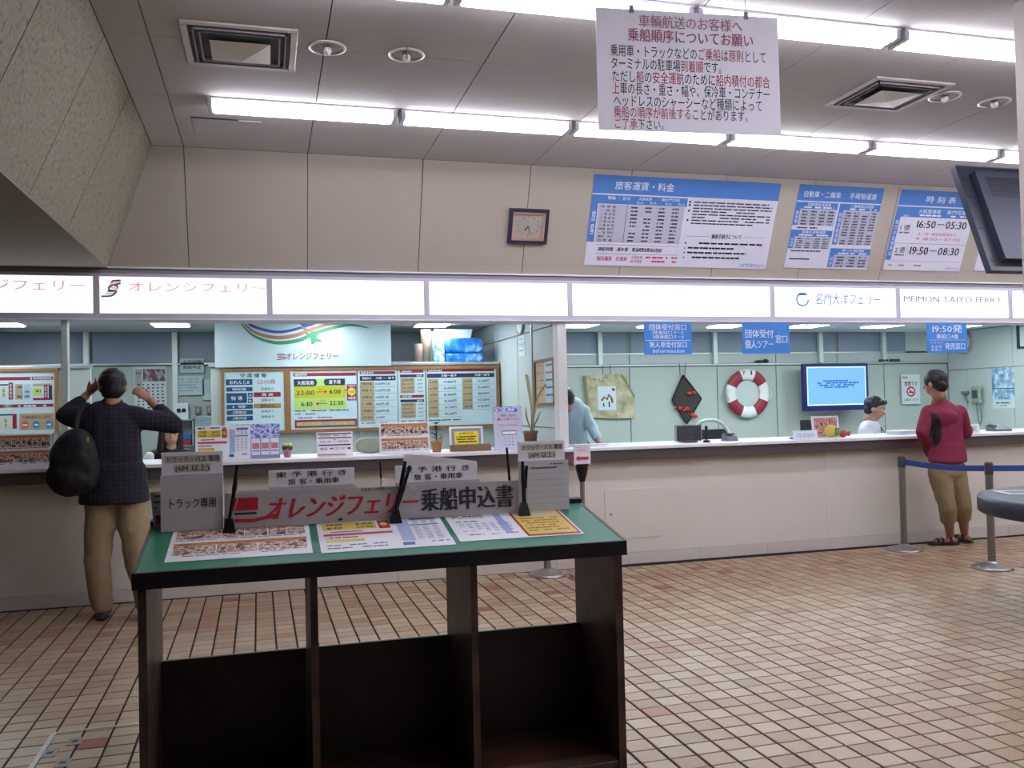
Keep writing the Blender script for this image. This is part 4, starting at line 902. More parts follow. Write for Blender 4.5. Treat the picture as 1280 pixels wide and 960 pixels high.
t = thing('ceiling_camera', 'small grey camera on a stem under the office ceiling', 'camera', (9.0, 9.55, 2.16)); x, y, z = (8.453, 9.6, 2.205)
t.location = (x, y, z); ORIG[t.name] = Vector((x, y, z)); MB().m(M('56626a', .4)).cyl((x, y, 2.29), (x, y, z+.02), .01, n=8).build('stem', t); MB().m(M('66727a', .4)).ball((x, y, z), .035, sc=(1.4, 1, .7)).build('head', t); MB().m(BLACK).ball((x+.03, y-.02, z-.01), .014).build('lens', t)

# ================================================================== WRITING DESK
DKW_ = RAMP('lit_wood_veneer', [(.35, '2c1e18'), (.5, '44302a'), (.65, '543c30')], 7, .45, 5)  # veneer for the uprights, lightened: light on their inner sides is in the colour
FLR = -1.4*.05/.95
DKE = M('161214', .4, var=.1)
UNIT = .95
zp = lambda y: .85+.1887*(y-3.27)
t = thing('writing_desk', 'dark wooden standing desk with sloping green top in the foreground', 'desk', (.45, 3.5, FLR))
X0, X1, Y0, Y1 = -.452, 1.365, 3.27, 3.815
GT = M('2c7a60', .28, var=.04, scale=4)
def slope_slab(mb, x0, x1, y0, y1, d0, d1): return mb.hexa([(x0,y0,zp(y0)+d0),(x1,y0,zp(y0)+d0),(x1,y1,zp(y1)+d0),(x0,y1,zp(y1)+d0),(x0,y0,zp(y0)+d1),(x1,y0,zp(y0)+d1),(x1,y1,zp(y1)+d1),(x0,y1,zp(y1)+d1)])
slope_slab(MB().m(GT), X0+.012, X1-.012, Y0+.012, Y1-.03, -.02, 0).build('top', t)
mb = MB().m(DKE); slope_slab(mb, X0, X1, Y0, Y0+.011, -.055, .0015); slope_slab(mb, X0, X1, Y1-.029, Y1, -.055, .02); mb.m(M('4a3430', .4)); slope_slab(mb, X0, X0+.011, Y0+.011, Y1-.029, -.055, .002); slope_slab(mb, X1-.011, X1, Y0+.011, Y1-.029, -.055, .002)
mb.build('edging', t)
mb = MB().m(DKE); slope_slab(mb, X0+.012, X1-.012, Y0+.012, Y1-.03, -.05, -.021); mb.build('underboard', t)
for x, wd in ((-.437, .028), (.142, .026), (.735, .026), (1.322, .03)):
    a, b = 3.295, 3.775
    MB().m(DKW_).hexa([(x,a,FLR),(x+wd,a,FLR),(x+wd,b,FLR),(x,b,FLR),(x,a,zp(a)-.052),(x+wd,a,zp(a)-.052),(x+wd,b,zp(b)-.052),(x,b,zp(b)-.052)]).build('upright', t)
for a, b in ((-.408, .141), (.169, .734), (.762, 1.321)):
    MB().m(RAMP('unlit_back_veneer', [(.35, '1a110e'), (.6, '2e1e18')], 7, .45, 5)).bbox(a, b, 3.725, 3.745, -.017, .428, .002).build('back_panel', t)  # back copy of the desk veneer, near black, without the uprights' lit tone
    MB().m(RAMP('shelf_wood', [(.35, '2c1810'), (.6, '4c2c1c')], 6, .4)).bbox(a, b, 3.30, 3.745, -.042, -.018, .002).build('shelf', t)
    MB().m(DKE).box(a, b, 3.33, 3.35, FLR, -.0425).build('kickboard', t)
def deskframe(x0, x1, y0, y1, w=.0008): return Frame((x0, y1, zp(y1)+w), (x1-x0, 0, 0), (0, y0-y1, zp(y0)-zp(y1)))
PW = M('ececf0', .35, var=.01)
def deskposter(r, label, body):
    t = thing('desk_poster', label, 'poster', ((r[0]+r[1])/2, (r[2]+r[3])/2, zp((r[2]+r[3])/2)), 'posters laid on the desk top'); f = deskframe(*r); mb = MB(); f.slab(mb, PW, w0=0, w1=.0012); mb.build('sheet', t); mb = MB(); body(f, mb); mb.build('print', t)
YL = M('d8c040', .4); OR = M('c8843c', .4)
def cabins(f, mb, W_=.0018):
    for r_ in (0, 1):
        v = .04+r_*.46; f.rect(mb, OR, .03, v, .97, v+.08, W_)
        f.text(mb, MAROON, .05, v+.01, .16, v+.07, ('特等・1等', '2等洋室')[r_], w=W_+.001)
        cs = (.03, .35, .52, .69, .83, .97) if r_ == 0 else (.03, .33, .62, .97)
        for a_, b_ in zip(cs[:-1], cs[1:]): f.rect(mb, PHOTO, a_+.004, v+.09, b_-.004, v+.34, W_)
        f.greek(mb, GREYT, .03, v+.365, .95, .02, W_)
def sched(f, mb, W_=.0018):
    f.rect(mb, NAVY, .04, .05, .12, .09, W_); f.greek(mb, NAVY, .14, .05, .57, .035, W_); f.rect(mb, YL, .04, .13, .46, .34, W_); f.rect(mb, RED, .48, .1, .57, .36, W_); f.poly(mb, YL, [(.525+.03*math.cos(k*.7854), .22+.07*math.sin(k*.7854)) for k in range(8)][::-1], W_+.0005)
    f.text(mb, INK, .07, .14, .2, .22, '22:00', True, W_+.001); f.text(mb, INK, .3, .14, .44, .22, '6:00', True, W_+.001); f.text(mb, INK, .07, .24, .2, .32, '6:10', True, W_+.001); f.text(mb, INK, .3, .24, .44, .32, '22:30', True, W_+.001)
    f.greek(mb, MAROON, .1, .39, .35, .03, W_); f.rect(mb, M('c84858', .4), .04, .46, .57, .52, W_); f.greek(mb, NAVY, .05, .57, .3, .03, W_); f.rect(mb, YL, .05, .64, .34, .72, W_); f.greek(mb, GREYT, .05, .8, .5, .03, W_); f.greek(mb, GREYT, .05, .88, .5, .03, W_)
    f.rect(mb, M('a8b8d8', .4), .62, .12, .72, .8, W_); f.rect(mb, M('3c64a8', .4), .74, .08, .96, .14, W_); f.rect(mb, M('3c64a8', .4), .72, .30, .96, .33, W_); table(f, mb, .74, .16, .96, .29, 3, 3, GREYT); table(f, mb, .73, .35, .96, .78, 9, 3, M('8890b0', .5)); f.rect(mb, M('3c64a8', .4), .61, .84, .70, .93, W_); f.greek(mb, NAVY, .84, .84, .97, .03, W_)
def fares(f, mb, W_=.0018):
    f.rect(mb, RED, .05, .05, .37, .1, W_); f.text(mb, WHITE, .07, .05, .3, .1, 'カレンダー運賃', w=W_+.001); f.greek(mb, INK, .05, .15, .36, .03, W_); f.greek(mb, INK, .05, .22, .32, .02, W_); f.greek(mb, NAVY, .06, .34, .24, .03, W_)
    table(f, mb, .06, .42, .5, .72, 5, 7, M('7080b8', .5)); f.rect(mb, M('98a8d8', .4), .4, .1, .46, .8, W_); f.greek(mb, RED, .1, .8, .22, .03, W_); f.greek(mb, BLUE, .28, .8, .36, .03, W_); f.greek(mb, RED, .4, .8, .5, .03, W_)
    f.rect(mb, RED, .545, .01, .985, .97, W_); f.rect(mb, M('d8c060', .4), .565, .05, .965, .92, W_+.0003); f.rect(mb, M('c8b8a0', .4), .565, .14, .965, .28, W_+.0006)
    for k in range(6): f.greek(mb, M('a05830', .5), .59, .36+k*.085, random.choice((.8, .93, .9)), .03, W_+.001)
deskposter((-.357, .157, 3.362, 3.735), 'cabin photo poster lying at the left of the green desk top', cabins)
deskposter((.187, .695, 3.352, 3.73), 'sailing times poster lying in the middle of the green desk top', sched)
deskposter((.717, 1.228, 3.38, 3.74), 'fare calendar poster with yellow red-bordered half at the right of the desk top', fares)
ACR = M('c8c6c6', .25, var=.03)
def bin_(x0, x1, ztop, zh, label, head, bodyfn, hl=1.0):
    y = 3.70; zb = zp(3.70)+.002
    t = thing('form_bin', label, 'document holder', ((x0+x1)/2, 3.73, zb), 'form holders at the back of the desk')
    MB().m(M('e0dcdc', .4)).bbox(x0, x1, 3.752, 3.757, zp(3.755)+.002, ztop, .001).build('back_plate', t)
    mb = MB().m(ACR); mb.box(x0, x1, y, y+.004, zb, zh); mb.box(x0, x0+.004, y+.004, 3.752, zp(3.75), zh); mb.box(x1-.004, x1, y+.004, 3.752, zp(3.75), zh); mb.build('pocket', t)
    MB().m(M('cac6c2', .6, var=.03)).box(x0+.01, x1-.01, y+.008, y+.04, zp(3.74)+.002, zh-.015).build('forms', t)
    f = wallframe((x0, ztop, x1, zh), y+.046); mb = MB(); f.slab(mb, M('f0ecec', .45), w0=-.003, w1=0); mb.build('header_plate', t); mb = MB(); head(f, mb); mb.build('lettering', t)
    f = wallframe((x0, zh, x1, zb), y); mb = MB(); bodyfn(f, mb)
    if mb.v: mb.build('print', t)
    return t
TAPE = M('cac2b0', .5)
def th(f, mb):
    f.rect(mb, TAPE, .05, .16, .96, .46, .001); f.text(mb, INK, .07, .16, .95, .46, 'トラック・バス 専用', True, .002); f.rect(mb, TAPE, .2, .54, .8, .88, .001); f.text(mb, INK, .22, .55, .78, .87, '(6M 以上)', True, .002)
bin_(-.403, -.172, 1.24, 1.150, 'grey form bin with truck lettering at the left end of the desk', th, lambda f, mb: f.text(mb, INK, .1, .4, .9, .6, 'トラック専用', True, .002))
def tb(f, mb):
    f.greek(mb, GREYT, .2, .12, .75, .03, .002, .9); f.greek(mb, GREYT, .6, .05, .9, .025, .002)
    for k in range(6): f.rect(mb, M('8c8c8c', .4), .05, .25+.12*k, .95, .255+.12*k, .0015)
bin_(1.063, 1.277, 1.235, 1.150, 'grey form bin with truck lettering at the right end of the desk', th, tb)
def rh(f, mb): f.text(mb, INK, .08, .08, .92, .46, '東 予 港 行 き', True, .002); f.text(mb, INK, .22, .52, .82, .92, '旅 客・乗用車', True, .002)
def red_(f, mb):
    f.strip(mb, M('a04030', .6), [(.38, 0), (.39, .95)], .012, .001); f.strip(mb, INK, [(.72, .35), (.74, .8), (.70, .86)], .03, .001)
bin_(.004, .35, 1.152, 1.085, 'white route bin for passenger cars left of the middle of the desk', rh, red_)
tt = bin_(.52, .876, 1.152, 1.08, 'white route bin for passenger cars right of the middle, with a loose sheet', rh, red_)
MB().m(M('e8e2e0', .5)).add([(.545,3.7505,1.09),(.87,3.7505,1.09),(.875,3.7505,1.158),(.66,3.7505,1.19),(.56,3.7505,1.20)], [(0,1,2,3,4)]).add([(.545,3.7515,1.09),(.87,3.7515,1.09),(.875,3.7515,1.158),(.66,3.7515,1.19),(.56,3.7515,1.20)], [(4,3,2,1,0)]).build('loose_sheet', tt)
t = thing('banner_strip', 'clear strip with big red and black lettering across the front of the form bins', 'banner', (.45, 3.68, .94))
zb = zp(3.69)+.004; f = wallframe((-.165, 1.072, 1.045, zb), 3.692); mb = MB(); f.slab(mb, M('b8b0ac', .3, var=.08, scale=12), w0=-.002, w1=0); mb.build('strip', t)
mb = MB(); RD = M('c0202c', .5)
f.text(mb, RD, .125, .12, .635, .86, 'オレンジフェリー', 2, .002, slant=.3)
f.rect(mb, RD, .025, .14, .105, .50, .0015); f.rect(mb, M('5a5050', .5), .062, .14, .068, .5, .002); f.rect(mb, INK, .03, .56, .1, .62); f.strip(mb, RD, [(.03, .78), (.09, .80), (.17, .66)], .1)
f.text(mb, INK, .645, .08, .98, .84, '乗船申込書', 2, .003)
f.rect(mb, M('c8c4c0', .5), .43, .0, .63, .13, .0012); f.text(mb, INK, .44, .01, .62, .12, 'お支払いは現金のみとなります。', True, .0035)
f.greek(mb, INK, .33, .88, .5, .06, .002, .3)
mb.build('lettering', t)
t = thing('slip_stand', 'white printed slip stand between the left truck bin and the banner', 'stand', (-.1, 3.72, .95)); f = wallframe((-.12, 1.08, .0, zp(3.715)+.003), 3.715)
mb = MB(); f.slab(mb, M('c8c0bc', .4), w0=-.003, w1=0); mb.build('plate', t); mb = MB(); f.rect(mb, WHITE, 0, .9, .98, .97); f.rect(mb, WHITE, .97, .02, 1, .97); mb.build('edge', t)
t = thing('leaflet', 'white leaflet with a blue and red patch behind the left truck bin', 'leaflet', (-.43, 3.768, .945)); f = Frame((-.449, 3.775, 1.085), (.09, 0, 0), (.012, 0, -(1.085-zp(3.775)-.001)))
mb = MB(); f.slab(mb, M('d0ccd0', .5), w0=-.001, w1=.001); mb.build('sheet', t); mb = MB(); f.greek(mb, INK, .1, .1, .5, .05, .002); f.greek(mb, INK, .1, .27, .95, .04, .002); f.greek(mb, INK, .1, .45, .9, .03, .002); f.rect(mb, M('2850a0', .5), .1, .68, .8, .85, .002); f.rect(mb, RED, .1, .75, .4, .92, .0025); mb.build('print', t)
def pens(x, y, label, dx, top=1.20, two=True, zoff=0):
    z = zp(y)+.001+zoff
    t = thing('pen_stand', label, 'pen stand', (x, y, z), 'black desk pen stands'); K = M('101014', .35, var=.1)
    bh = .055
    MB().m(K).hexa([(x-.025,y-.02,z),(x+.025,y-.02,z),(x+.025,y+.018,z+.002),(x-.025,y+.018,z+.002),(x-.012,y-.008,z+bh),(x+.014,y-.008,z+bh),(x+.014,y+.012,z+bh),(x-.012,y+.012,z+bh)]).build('base', t)
    MB().m(K).cyl((x,y,z+bh-.01), (x+dx*.6,y,z+(top-z)*.62), .006, .008, 8).cyl((x+dx*.6,y,z+(top-z)*.62), (x+dx,y,top), .010, .007, 8).build('pen', t)
    MB().m(M('b8b8b0', .3, .6)).cyl((x+.012,y,z+bh), (x+.012+dx*.6,y,z+(top-z)*.5), .0028, n=6).build('sleeve', t)
    if two: MB().m(K).cyl((x+.008,y+.01,z+bh-.01), (x+dx+.02,y+.01,top-.02), .006, .007, 8).build('pen', t)
pens(-.148, 3.655, 'black pen stand beside the left truck bin', .035, 1.185, False)
pens(.505, 3.655, 'black pen stand with two pens in front of the right route bin', .045, 1.175)
pens(1.055, 3.655, 'black pen stand at the left of the right truck bin', .0, 1.155)
t = thing('desk_pen', 'thin black pen standing upright between the red lettering and the sheet', 'pen', (.455, 3.78, zp(3.78)+.001)); MB().m(BLACK).cyl((.47,3.78,zp(3.78)+.021), (.462,3.78,1.17), .006, .004, 8).build('barrel', t); MB().m(WHITE).cyl((.47,3.78,zp(3.78)+.0215), (.468,3.78,1.10), .008, n=8).build('sleeve', t)
t = thing('desk_pen', 'thin black pen left of the right truck bin, standing taller than the rest', 'pen', (1.01, 3.78, zp(3.78)+.001)); MB().m(BLACK).cyl((1.035,3.78,zp(3.78)+.022), (1.02,3.78,1.21), .007, .005, 8).build('barrel', t); MB().m(BLACK).cyl((1.035,3.78,zp(3.78)+.0215), (1.033,3.78,1.05), .01, n=8).build('sleeve', t)
UNIT = 1.
# floor hatch trim
t = thing('floor_hatch', 'metal-edged floor hatch with lifting plates at the lower left', 'floor hatch', (-.6, 4.0, 0)); ST = M('c4beb4', .35, .3)
MB().m(ST).bbox(-.925, -.3, 4.328, 4.342, .0, .003, .001).bbox(-.934, -.912, 3.1, 4.33, 0, .003, .001).build('edge_trim', t)
for x, y in ((-.81,4.19), (-.885,4.08), (-.81,3.95)):
    p = MB().m(M('8c8a88', .35, .6)).bbox(x-.028, x+.028, y-.045, y+.045, .0, .0035, .001).build('lifting_plate', t)
    MB().m(BLACK).bbox(x-.012, x+.012, y-.012, y+.012, .0036, .0044, .0005).build('keyhole', p)
for p, lb in (((1.894, 3.852, 0), 'tiny white scrap on the tiles nearer the desk'), ((2.25, 3.799, 0), 'tiny white scrap on the tiles further right from the desk')):
    single('paper_scrap', lb, 'litter', MB().m(WHITE).lathe((p[0], p[1], .0015), [(.001, 0), (.010, 0), (.008, .002), (.001, .003)], 8), (p[0], p[1], .0015), 'paper scraps on the floor')
# ================================================================== POSTS, TABLE
STE = M('a8a4a0', .28, .85, var=.04)
def belt_post(x, y, label, h=.85, r=.029, base=.155):
    t = thing('barrier_post', label, 'barrier post', (x, y, 0), 'steel queue barrier posts')
    MB().m(STE).lathe((x, y, 0), [(base, .001), (base, .012), (base*.92, .022), (base*.4, .045), (r*1.4, .055), (r*1.3, .06)], 28).build('base', t)
    MB().m(M('8c867e', .35, .8, var=.05)).cyl((x, y, .055), (x, y, h-.1), r, n=18).build('tube', t)
    MB().m(M('3c3a40', .4)).lathe((x, y, 0), [(r*1.12, h-.1), (r*1.12, h-.015), (r*.95, h), (.001, h)], 18).build('belt_head', t)
    return t
b1 = belt_post(5.54, 6.81, 'steel barrier post close to the counter, left of the man in maroon')
b2 = copy_thing(b1, (5.575, 5.84, 0), 'steel barrier post standing behind the round dark table')
b3 = copy_thing(b1, (7.3, 5.84, 0), 'steel barrier post outside the right edge of the picture')
BLT = M('24408c', .6, var=.05)
def belt(a, b, label):
    a, b = Vector(a), Vector(b); d = (b-a).normalized(); s = d.cross(Vector((0,0,1)))*.002; a = a+d*.035; b = b-d*.035
    pts = [a.lerp(b, k/8)-Vector((0,0,.02*math.sin(math.pi*k/8))) for k in range(9)]; mb = MB().m(BLT)
    for p, q2 in zip(pts[:-1], pts[1:]): mb.hexa([p-s, q2-s, q2+s, p+s, p-s+Vector((0,0,.048)), q2-s+Vector((0,0,.048)), q2+s+Vector((0,0,.048)), p+s+Vector((0,0,.048))])
    single('barrier_belt', label, 'barrier belt', mb, tuple((a+b)/2), 'blue queue belts')
belt((5.54, 6.81, .775), (5.575, 5.84, .775), 'blue belt in front of the man in maroon, between the two posts')
belt((5.575, 5.84, .775), (7.3, 5.84, .775), 'blue belt running off to the right above the round table')
t = thing('sign_post', 'steel post carrying a white card with a red arrow, behind the desk', 'sign post', (2.462, 6.8, 0))
MB().m(STE).lathe((2.462, 6.8, 0), [(.12, .001), (.12, .012), (.10, .022), (.04, .05), (.03, .06)], 28).build('base', t)
MB().m(M('a8a4a0', .3, .8)).cyl((2.462, 6.8, .05), (2.462, 6.8, .80), .02, n=16).build('tube', t)
MB().m(BLACK).lathe((2.462, 6.8, 0), [(.022, .76), (.035, .80), (.05, .86), (.05, .90)], 14).box(2.41, 2.52, 6.79, 6.81, .885, .905).build('bracket', t)
f = wallframe((2.395, 1.062, 2.535, .895), 6.79); mb = MB(); f.slab(mb, M('dcd8e0', .5), w0=-.01, w1=0); mb.build('card', t)
mb = MB(); f.poly(mb, M('b83048', .5), [(.08,.67),(.28,.52),(.28,.60),(.88,.60),(.88,.75),(.28,.75),(.28,.82)]); 
for k in range(3): f.greek(mb, PINK, .15, .12+.09*k, .85, .025)
mb.build('print', t)
MB().m(M('a02038', .5)).cyl((2.38, 6.797, .955), (2.38, 6.803, .955), .022, n=14).build('red_badge', t)
t = thing('barrier_post', 'steel post at the counter foot hidden behind the desk but for its base', 'barrier post', (2.19, 6.93, 0), 'steel queue barrier posts')
MB().m(STE).lathe((2.19, 6.93, 0), [(.155, .001), (.155, .012), (.14, .022), (.06, .045), (.04, .06)], 28).build('base', t); MB().m(M('8c867e', .35, .8)).cyl((2.19, 6.93, .055), (2.19, 6.93, .82), .029, n=18).build('tube', t)
t = thing('round_table', 'round table with thick dark blue edge at the right edge of the frame', 'table', (5.03, 4.22, 0)); NV = M('1a2138', .4, var=.08)
MB().m(M('8c8684', .35, var=.05)).lathe((5.03, 4.22, 0), [(.001, .75), (.74, .75), (.762, .748)], 64).build('tabletop', t)
MB().m(NV).lathe((5.03, 4.22, 0), [(.762, .751), (.79, .749), (.80, .735), (.80, .655), (.785, .645), (.001, .645)], 64).build('edge_band', t)
MB().m(M('505058', .4, .6)).cyl((5.03, 4.22, .03), (5.03, 4.22, .645), .05, n=20).build('pedestal', t); MB().m(M('404048', .4, .6)).lathe((5.03, 4.22, 0), [(.35, .001), (.35, .015), (.08, .04)], 32).build('foot', t)
f = Frame((4.62, 4.83, .752), (.42, -.1, 0), (-.08, -.24, 0)); mb = MB(); f.slab(mb, M('c0bcc0', .5), w0=0, w1=.004)
f.rect(mb, M('6a6880', .5), .1, .2, .5, .8, .005); single('magazine', 'pale open magazine lying on the round table', 'magazine', mb, (4.8, 4.7, .752))
f = Frame((4.98, 4.86, .752), (.3, .02, 0), (.02, -.3, 0)); mb = MB(); f.slab(mb, M('a8a8b0', .5), w0=0, w1=.003); single('sheet_of_paper', 'grey sheet of paper right of the open magazine on the round table', 'paper', mb, (5.1, 4.7, .752))

# ================================================================== THINGS ON THE COUNTER
ZT = 1.0205
def stand(r, y, label, body, name='display_card', cat='display stand', col='f0f0f4', th_=.006, tilt=.06, grp=None):
    x0, z1, x1, _ = r; h = z1-ZT; t = thing(name, label, cat, ((x0+x1)/2, y, ZT), grp)
    f = Frame((x0, y+h*tilt*2, z1), (x1-x0, 0, 0), (0, -h*tilt*2, -(h-.001))); mb = MB(); f.slab(mb, M(col, .45, var=.02), w0=-th_, w1=0); mb.build('board', t)
    mb = MB().m(M('b0b0b8', .4)).add([(x0+.02,y+.012,ZT),(x1-.02,y+.012,ZT),(x1-.02,y+.07,ZT),(x0+.02,y+.07,ZT),(x0+.03,y+.015+h*tilt,ZT+h*.45),(x1-.03,y+.015+h*tilt,ZT+h*.45)], [(0,1,5,4),(3,2,5,4),(0,3,4),(1,2,5),(0,1,2,3)]); mb.build('easel_back', t)
    mb = MB(); body(f, mb)
    if mb.v: mb.build('print', t)
    return t
stand((-1.93, 1.263, -1.523, 1.06), 7.16, 'cabin photo board on the counter at the far left edge', lambda f, mb: cabins(f, mb, .002), 'photo_board', grp='photo boards on the counter')
stand((-1.52, 1.277, -1.391, 1.029), 7.2, 'narrow leaflet stand on the counter partly behind the standing man', lambda f, mb: (f.rect(mb, M('8090c0', .5), .3, .12, .8, .3), f.rect(mb, YL, .4, .32, .8, .48), f.rect(mb, PHOTO, .1, .55, .9, .95)), 'leaflet_stand')
stand((-0.531, 1.286, -0.125, 1.026), 7.22, 'two-page sailing times stand on the counter behind the left truck bin', lambda f, mb: sched(f, mb, .002), 'timetable_stand')
def rack(f, mb):
    f.rect(mb, PHOTO2, 0, 0, 1, .40); f.rect(mb, M('d89090', .5), .04, .03, .1, .12, .0025)
    for k in range(3): f.rect(mb, WHITE, .04+.32*k, .42, .32+.32*k, .9, .004); f.rect(mb, M('c87880', .5), .06+.32*k, .55, .3+.32*k, .72, .005); f.rect(mb, M('8090c0', .5), .06+.32*k, .76, .3+.32*k, .8, .005)
    f.rect(mb, M('8c94b8', .4), 0, .9, 1, 1, .006)
stand((-0.125, 1.29, 0.099, 1.019), 7.24, 'blue leaflet rack with three pockets right of the sailing times stand', rack, 'leaflet_rack', col='8ca0d0')
def c2(f, mb):
    f.rect(mb, NAVY, .03, .05, .97, .1); f.greek(mb, PINK, .1, .14, .9, .03); f.rect(mb, GRN, .05, .22, .97, .27); f.poly(mb, RED, [(.47,.3),(.53,.3),(.5,.36)]); f.greek(mb, PINK, .1, .38, .9, .04); f.rect(mb, NAVY, .05, .52, .95, .57)
    f.text(mb, INK, .08, .64, .3, .76, '本日', True); f.rect(mb, RED, .36, .67, .46, .72); f.text(mb, RED, .5, .62, .8, .76, '22:00', w=.002); f.rect(mb, MAROON, .86, .66, .94, .74); f.rect(mb, RED, .02, .93, .8, .97)
stand((0.382, 1.211, 0.665, 1.013), 7.22, 'small white notice with blue and green stripes reading 22:00 on the counter', c2, 'notice_card')
stand((0.872, 1.274, 1.28, 1.017), 7.14, 'cabin photo board on the counter behind the desk pens', lambda f, mb: cabins(f, mb, .002), 'photo_board', grp='photo boards on the counter')
r = (1.465, 1.224, 1.752, 1.024)
t = stand(r, 7.24, 'yellow notice in a grey frame standing in a wooden block', lambda f, mb: (f.rect(mb, M('90949c', .4), .06, .08, .94, .98, .001), f.rect(mb, M('f4e420', .5), .15, .2, .86, .92), f.text(mb, RED, .28, .24, .72, .34, 'お知らせ', True, .003), f.greek(mb, INK, .2, .4, .8, .05, .003), f.greek(mb, INK, .2, .5, .75, .05, .003), f.greek(mb, INK, .25, .6, .8, .05, .003), f.text(mb, INK, .35, .72, .7, .84, '10月1日', True, .003)), 'framed_notice', 'notice')
x0, z1, x1, z0 = (1.46, 1.065, 1.8, 1.012); MB().m(M('7a6048', .5)).bbox(x0, x1, 7.165, 7.235, ZT, ZT+.055, .004).build('wooden_block', t)
def kiosk(f, mb):
    f.rect(mb, PHOTO2, .02, 0, .85, .13); f.poly(mb, M('e09090', .5), [(.03, 0), (.12, 0), (.12, .05), (.03, .05)], .003); f.text(mb, INK, .25, .18, .8, .24, '新規・案内所', w=.002); f.text(mb, M('b03060', .5), .12, .25, .9, .33, '嬉しいゆうバス', True); f.rect(mb, M('c8a8b8', .5), .15, .41, .85, .46); f.rect(mb, GREYT, .28, .56, .78, .66); f.rect(mb, WHITE, .3, .58, .76, .64, .003)
    for j in range(3):
        for k in range(3): f.rect(mb, GREYT, .36+.13*k, .73+.07*j, .41+.13*k, .75+.07*j)
stand((1.828, 1.384, 2.071, 1.022), 7.16, 'tall pale leaflet dispenser with a blue photo top near the right truck bin', kiosk, 'leaflet_dispenser', col='c0c4d4', tilt=.02, th_=.03)
# cushion
x0, z1, x1, z0 = (0.711, 1.148, 0.951, 0.994)
bm = bmesh.new(); bmesh.ops.create_cube(bm, size=1); bmesh.ops.subdivide_edges(bm, edges=bm.edges[:], cuts=5, use_grid_fill=True)
for v in bm.verts:
    c = v.co*2; k = 1-.25*max(0, abs(c.x)+abs(c.z)-1.2); v.co = Vector(((x0+x1)/2+(x1-x0)/2*c.x*k, 7.5+.06*c.y*k, ZT+(z1-ZT)*(c.z*k+1)/2+.0))
mb = MB().m(M('9c9c8c', .7, var=.06)).bm(bm, None, True); single('document_bag', 'grey-beige soft bag lying on the counter left of the photo board', 'bag', mb, ((x0+x1)/2, 7.5, ZT))
# potted things
def pot(x, y, z, r0, r1, h, mat): return MB().m(mat).lathe((x, y, z), [(.001, 0), (r0, 0), (r1, h*.86), (r1*1.1, h*.86), (r1*1.1, h), (r1*.9, h), (r1*.85, h*.8), (.001, h*.8)], 16)
x, _, z = (0.155, 7.3, 1.093); t = thing('flower_pot', 'tiny pink pot with pale yellow flowers on the counter', 'plant', (x, 7.3, ZT)); pot(x, 7.3, ZT, .025, .035, .055, M('c87890', .5)).build('pot', t)
mb = MB().m(M('3c5a34', .7)); 
for k in range(14): a_ = k*2.4; mb.ball((x+.03*math.cos(a_), 7.3+.03*math.sin(a_), ZT+.07+.01*(k % 3)), .014, 6, 5)
mb.build('leaves', t, kind='stuff'); mb = MB().m(M('dcdc90', .7))
for k in range(7): a_ = k*.9; mb.ball((x+.026*math.cos(a_), 7.28+.02*math.sin(a_), ZT+.10), .013, 6, 5)
mb.build('flowers', t, kind='stuff')
x, _, z = (1.355, 7.25, 1.053); t = thing('potted_plant', 'small dark green shrub in a tan pot beside the photo board', 'plant', (x, 7.25, ZT)); pot(x, 7.25, ZT, .036, .048, .095, M('b88850', .6)).build('pot', t)
f = wallframe((x-.03, ZT+.07, x+.03, ZT+.04), 7.206)
mb = MB().m(M('1c3430', .7))
for k in range(46):
    h = random.random(); a_ = random.random()*6.28; rr = .055*(1-h*.6)*random.random()**.5; p = Vector((x+rr*math.cos(a_), 7.25+rr*math.sin(a_), ZT+.1+h*.15)); d = Vector((math.cos(a_), math.sin(a_), random.uniform(-.3, .8))).normalized()*.022; s = d.cross(Vector((0,0,1)))*.35
    mb.add([p-d, p+s, p+d, p-s+Vector((0,0,.004))], [(0,1,2,3)])
mb.build('foliage', t, kind='stuff'); MB().m(M('4a3828', .8)).cyl((x, 7.25, ZT+.075), (x, 7.25, ZT+.22), .006, n=6).build('stem', t)
xr, _, zr = (2.357, 7.56, 1.14); xr = 2.27; t = thing('tall_plant', 'spindly plant with long drooping pale leaves by the slim post', 'plant', (xr, 7.56, ZT)); pot(xr-.01, 7.56, ZT, .05, .062, .14, M('7c4c40', .6)).build('pot', t)
LF = M('8c9468', .6, var=.15); LF2 = M('c0b48c', .7)
for pts, m_, wd in (([(676,540),(670,520),(668,500)], LF, .018), ([(677,540),(679,505),(674,475),(671,461)], LF2, .03), ([(678,540),(683,510),(690,485),(704,468)], LF2, .024), ([(679,540),(686,522),(692,508)], LF, .018), ([(677,540),(679,520),(681,498)], LF, .02)):
    pass
for pts, m_, wd in (([(.0,.13),(-.045,.26),(-.055,.36)], LF, .016), ([(.0,.13),(.01,.32),(-.015,.52),(-.04,.64),(-.05,.60)], LF2, .034), ([(.0,.13),(.03,.3),(.075,.46),(.14,.56),(.17,.55)], LF2, .026), ([(.0,.13),(.05,.24),(.085,.32)], LF, .016), ([(.0,.13),(.02,.26),(.035,.40)], LF, .02)):
    c = curve(pts, 5); n = len(c); vs = []
    for i, (a_, b_) in enumerate(c):
        ww = wd*math.sin(math.pi*min(.97, (i+.8)/n))*.5; vs += [(xr+a_-ww, 7.56-abs(a_)*.4, ZT+b_), (xr+a_, 7.57-abs(a_)*.4, ZT+b_), (xr+a_+ww, 7.56-abs(a_)*.4, ZT+b_)]
    MB().m(m_).add(vs, [(3*i, 3*i+1, 3*i+4, 3*i+3) for i in range(n-1)]+[(3*i+1, 3*i+2, 3*i+5, 3*i+4) for i in range(n-1)]).build('leaf', t)
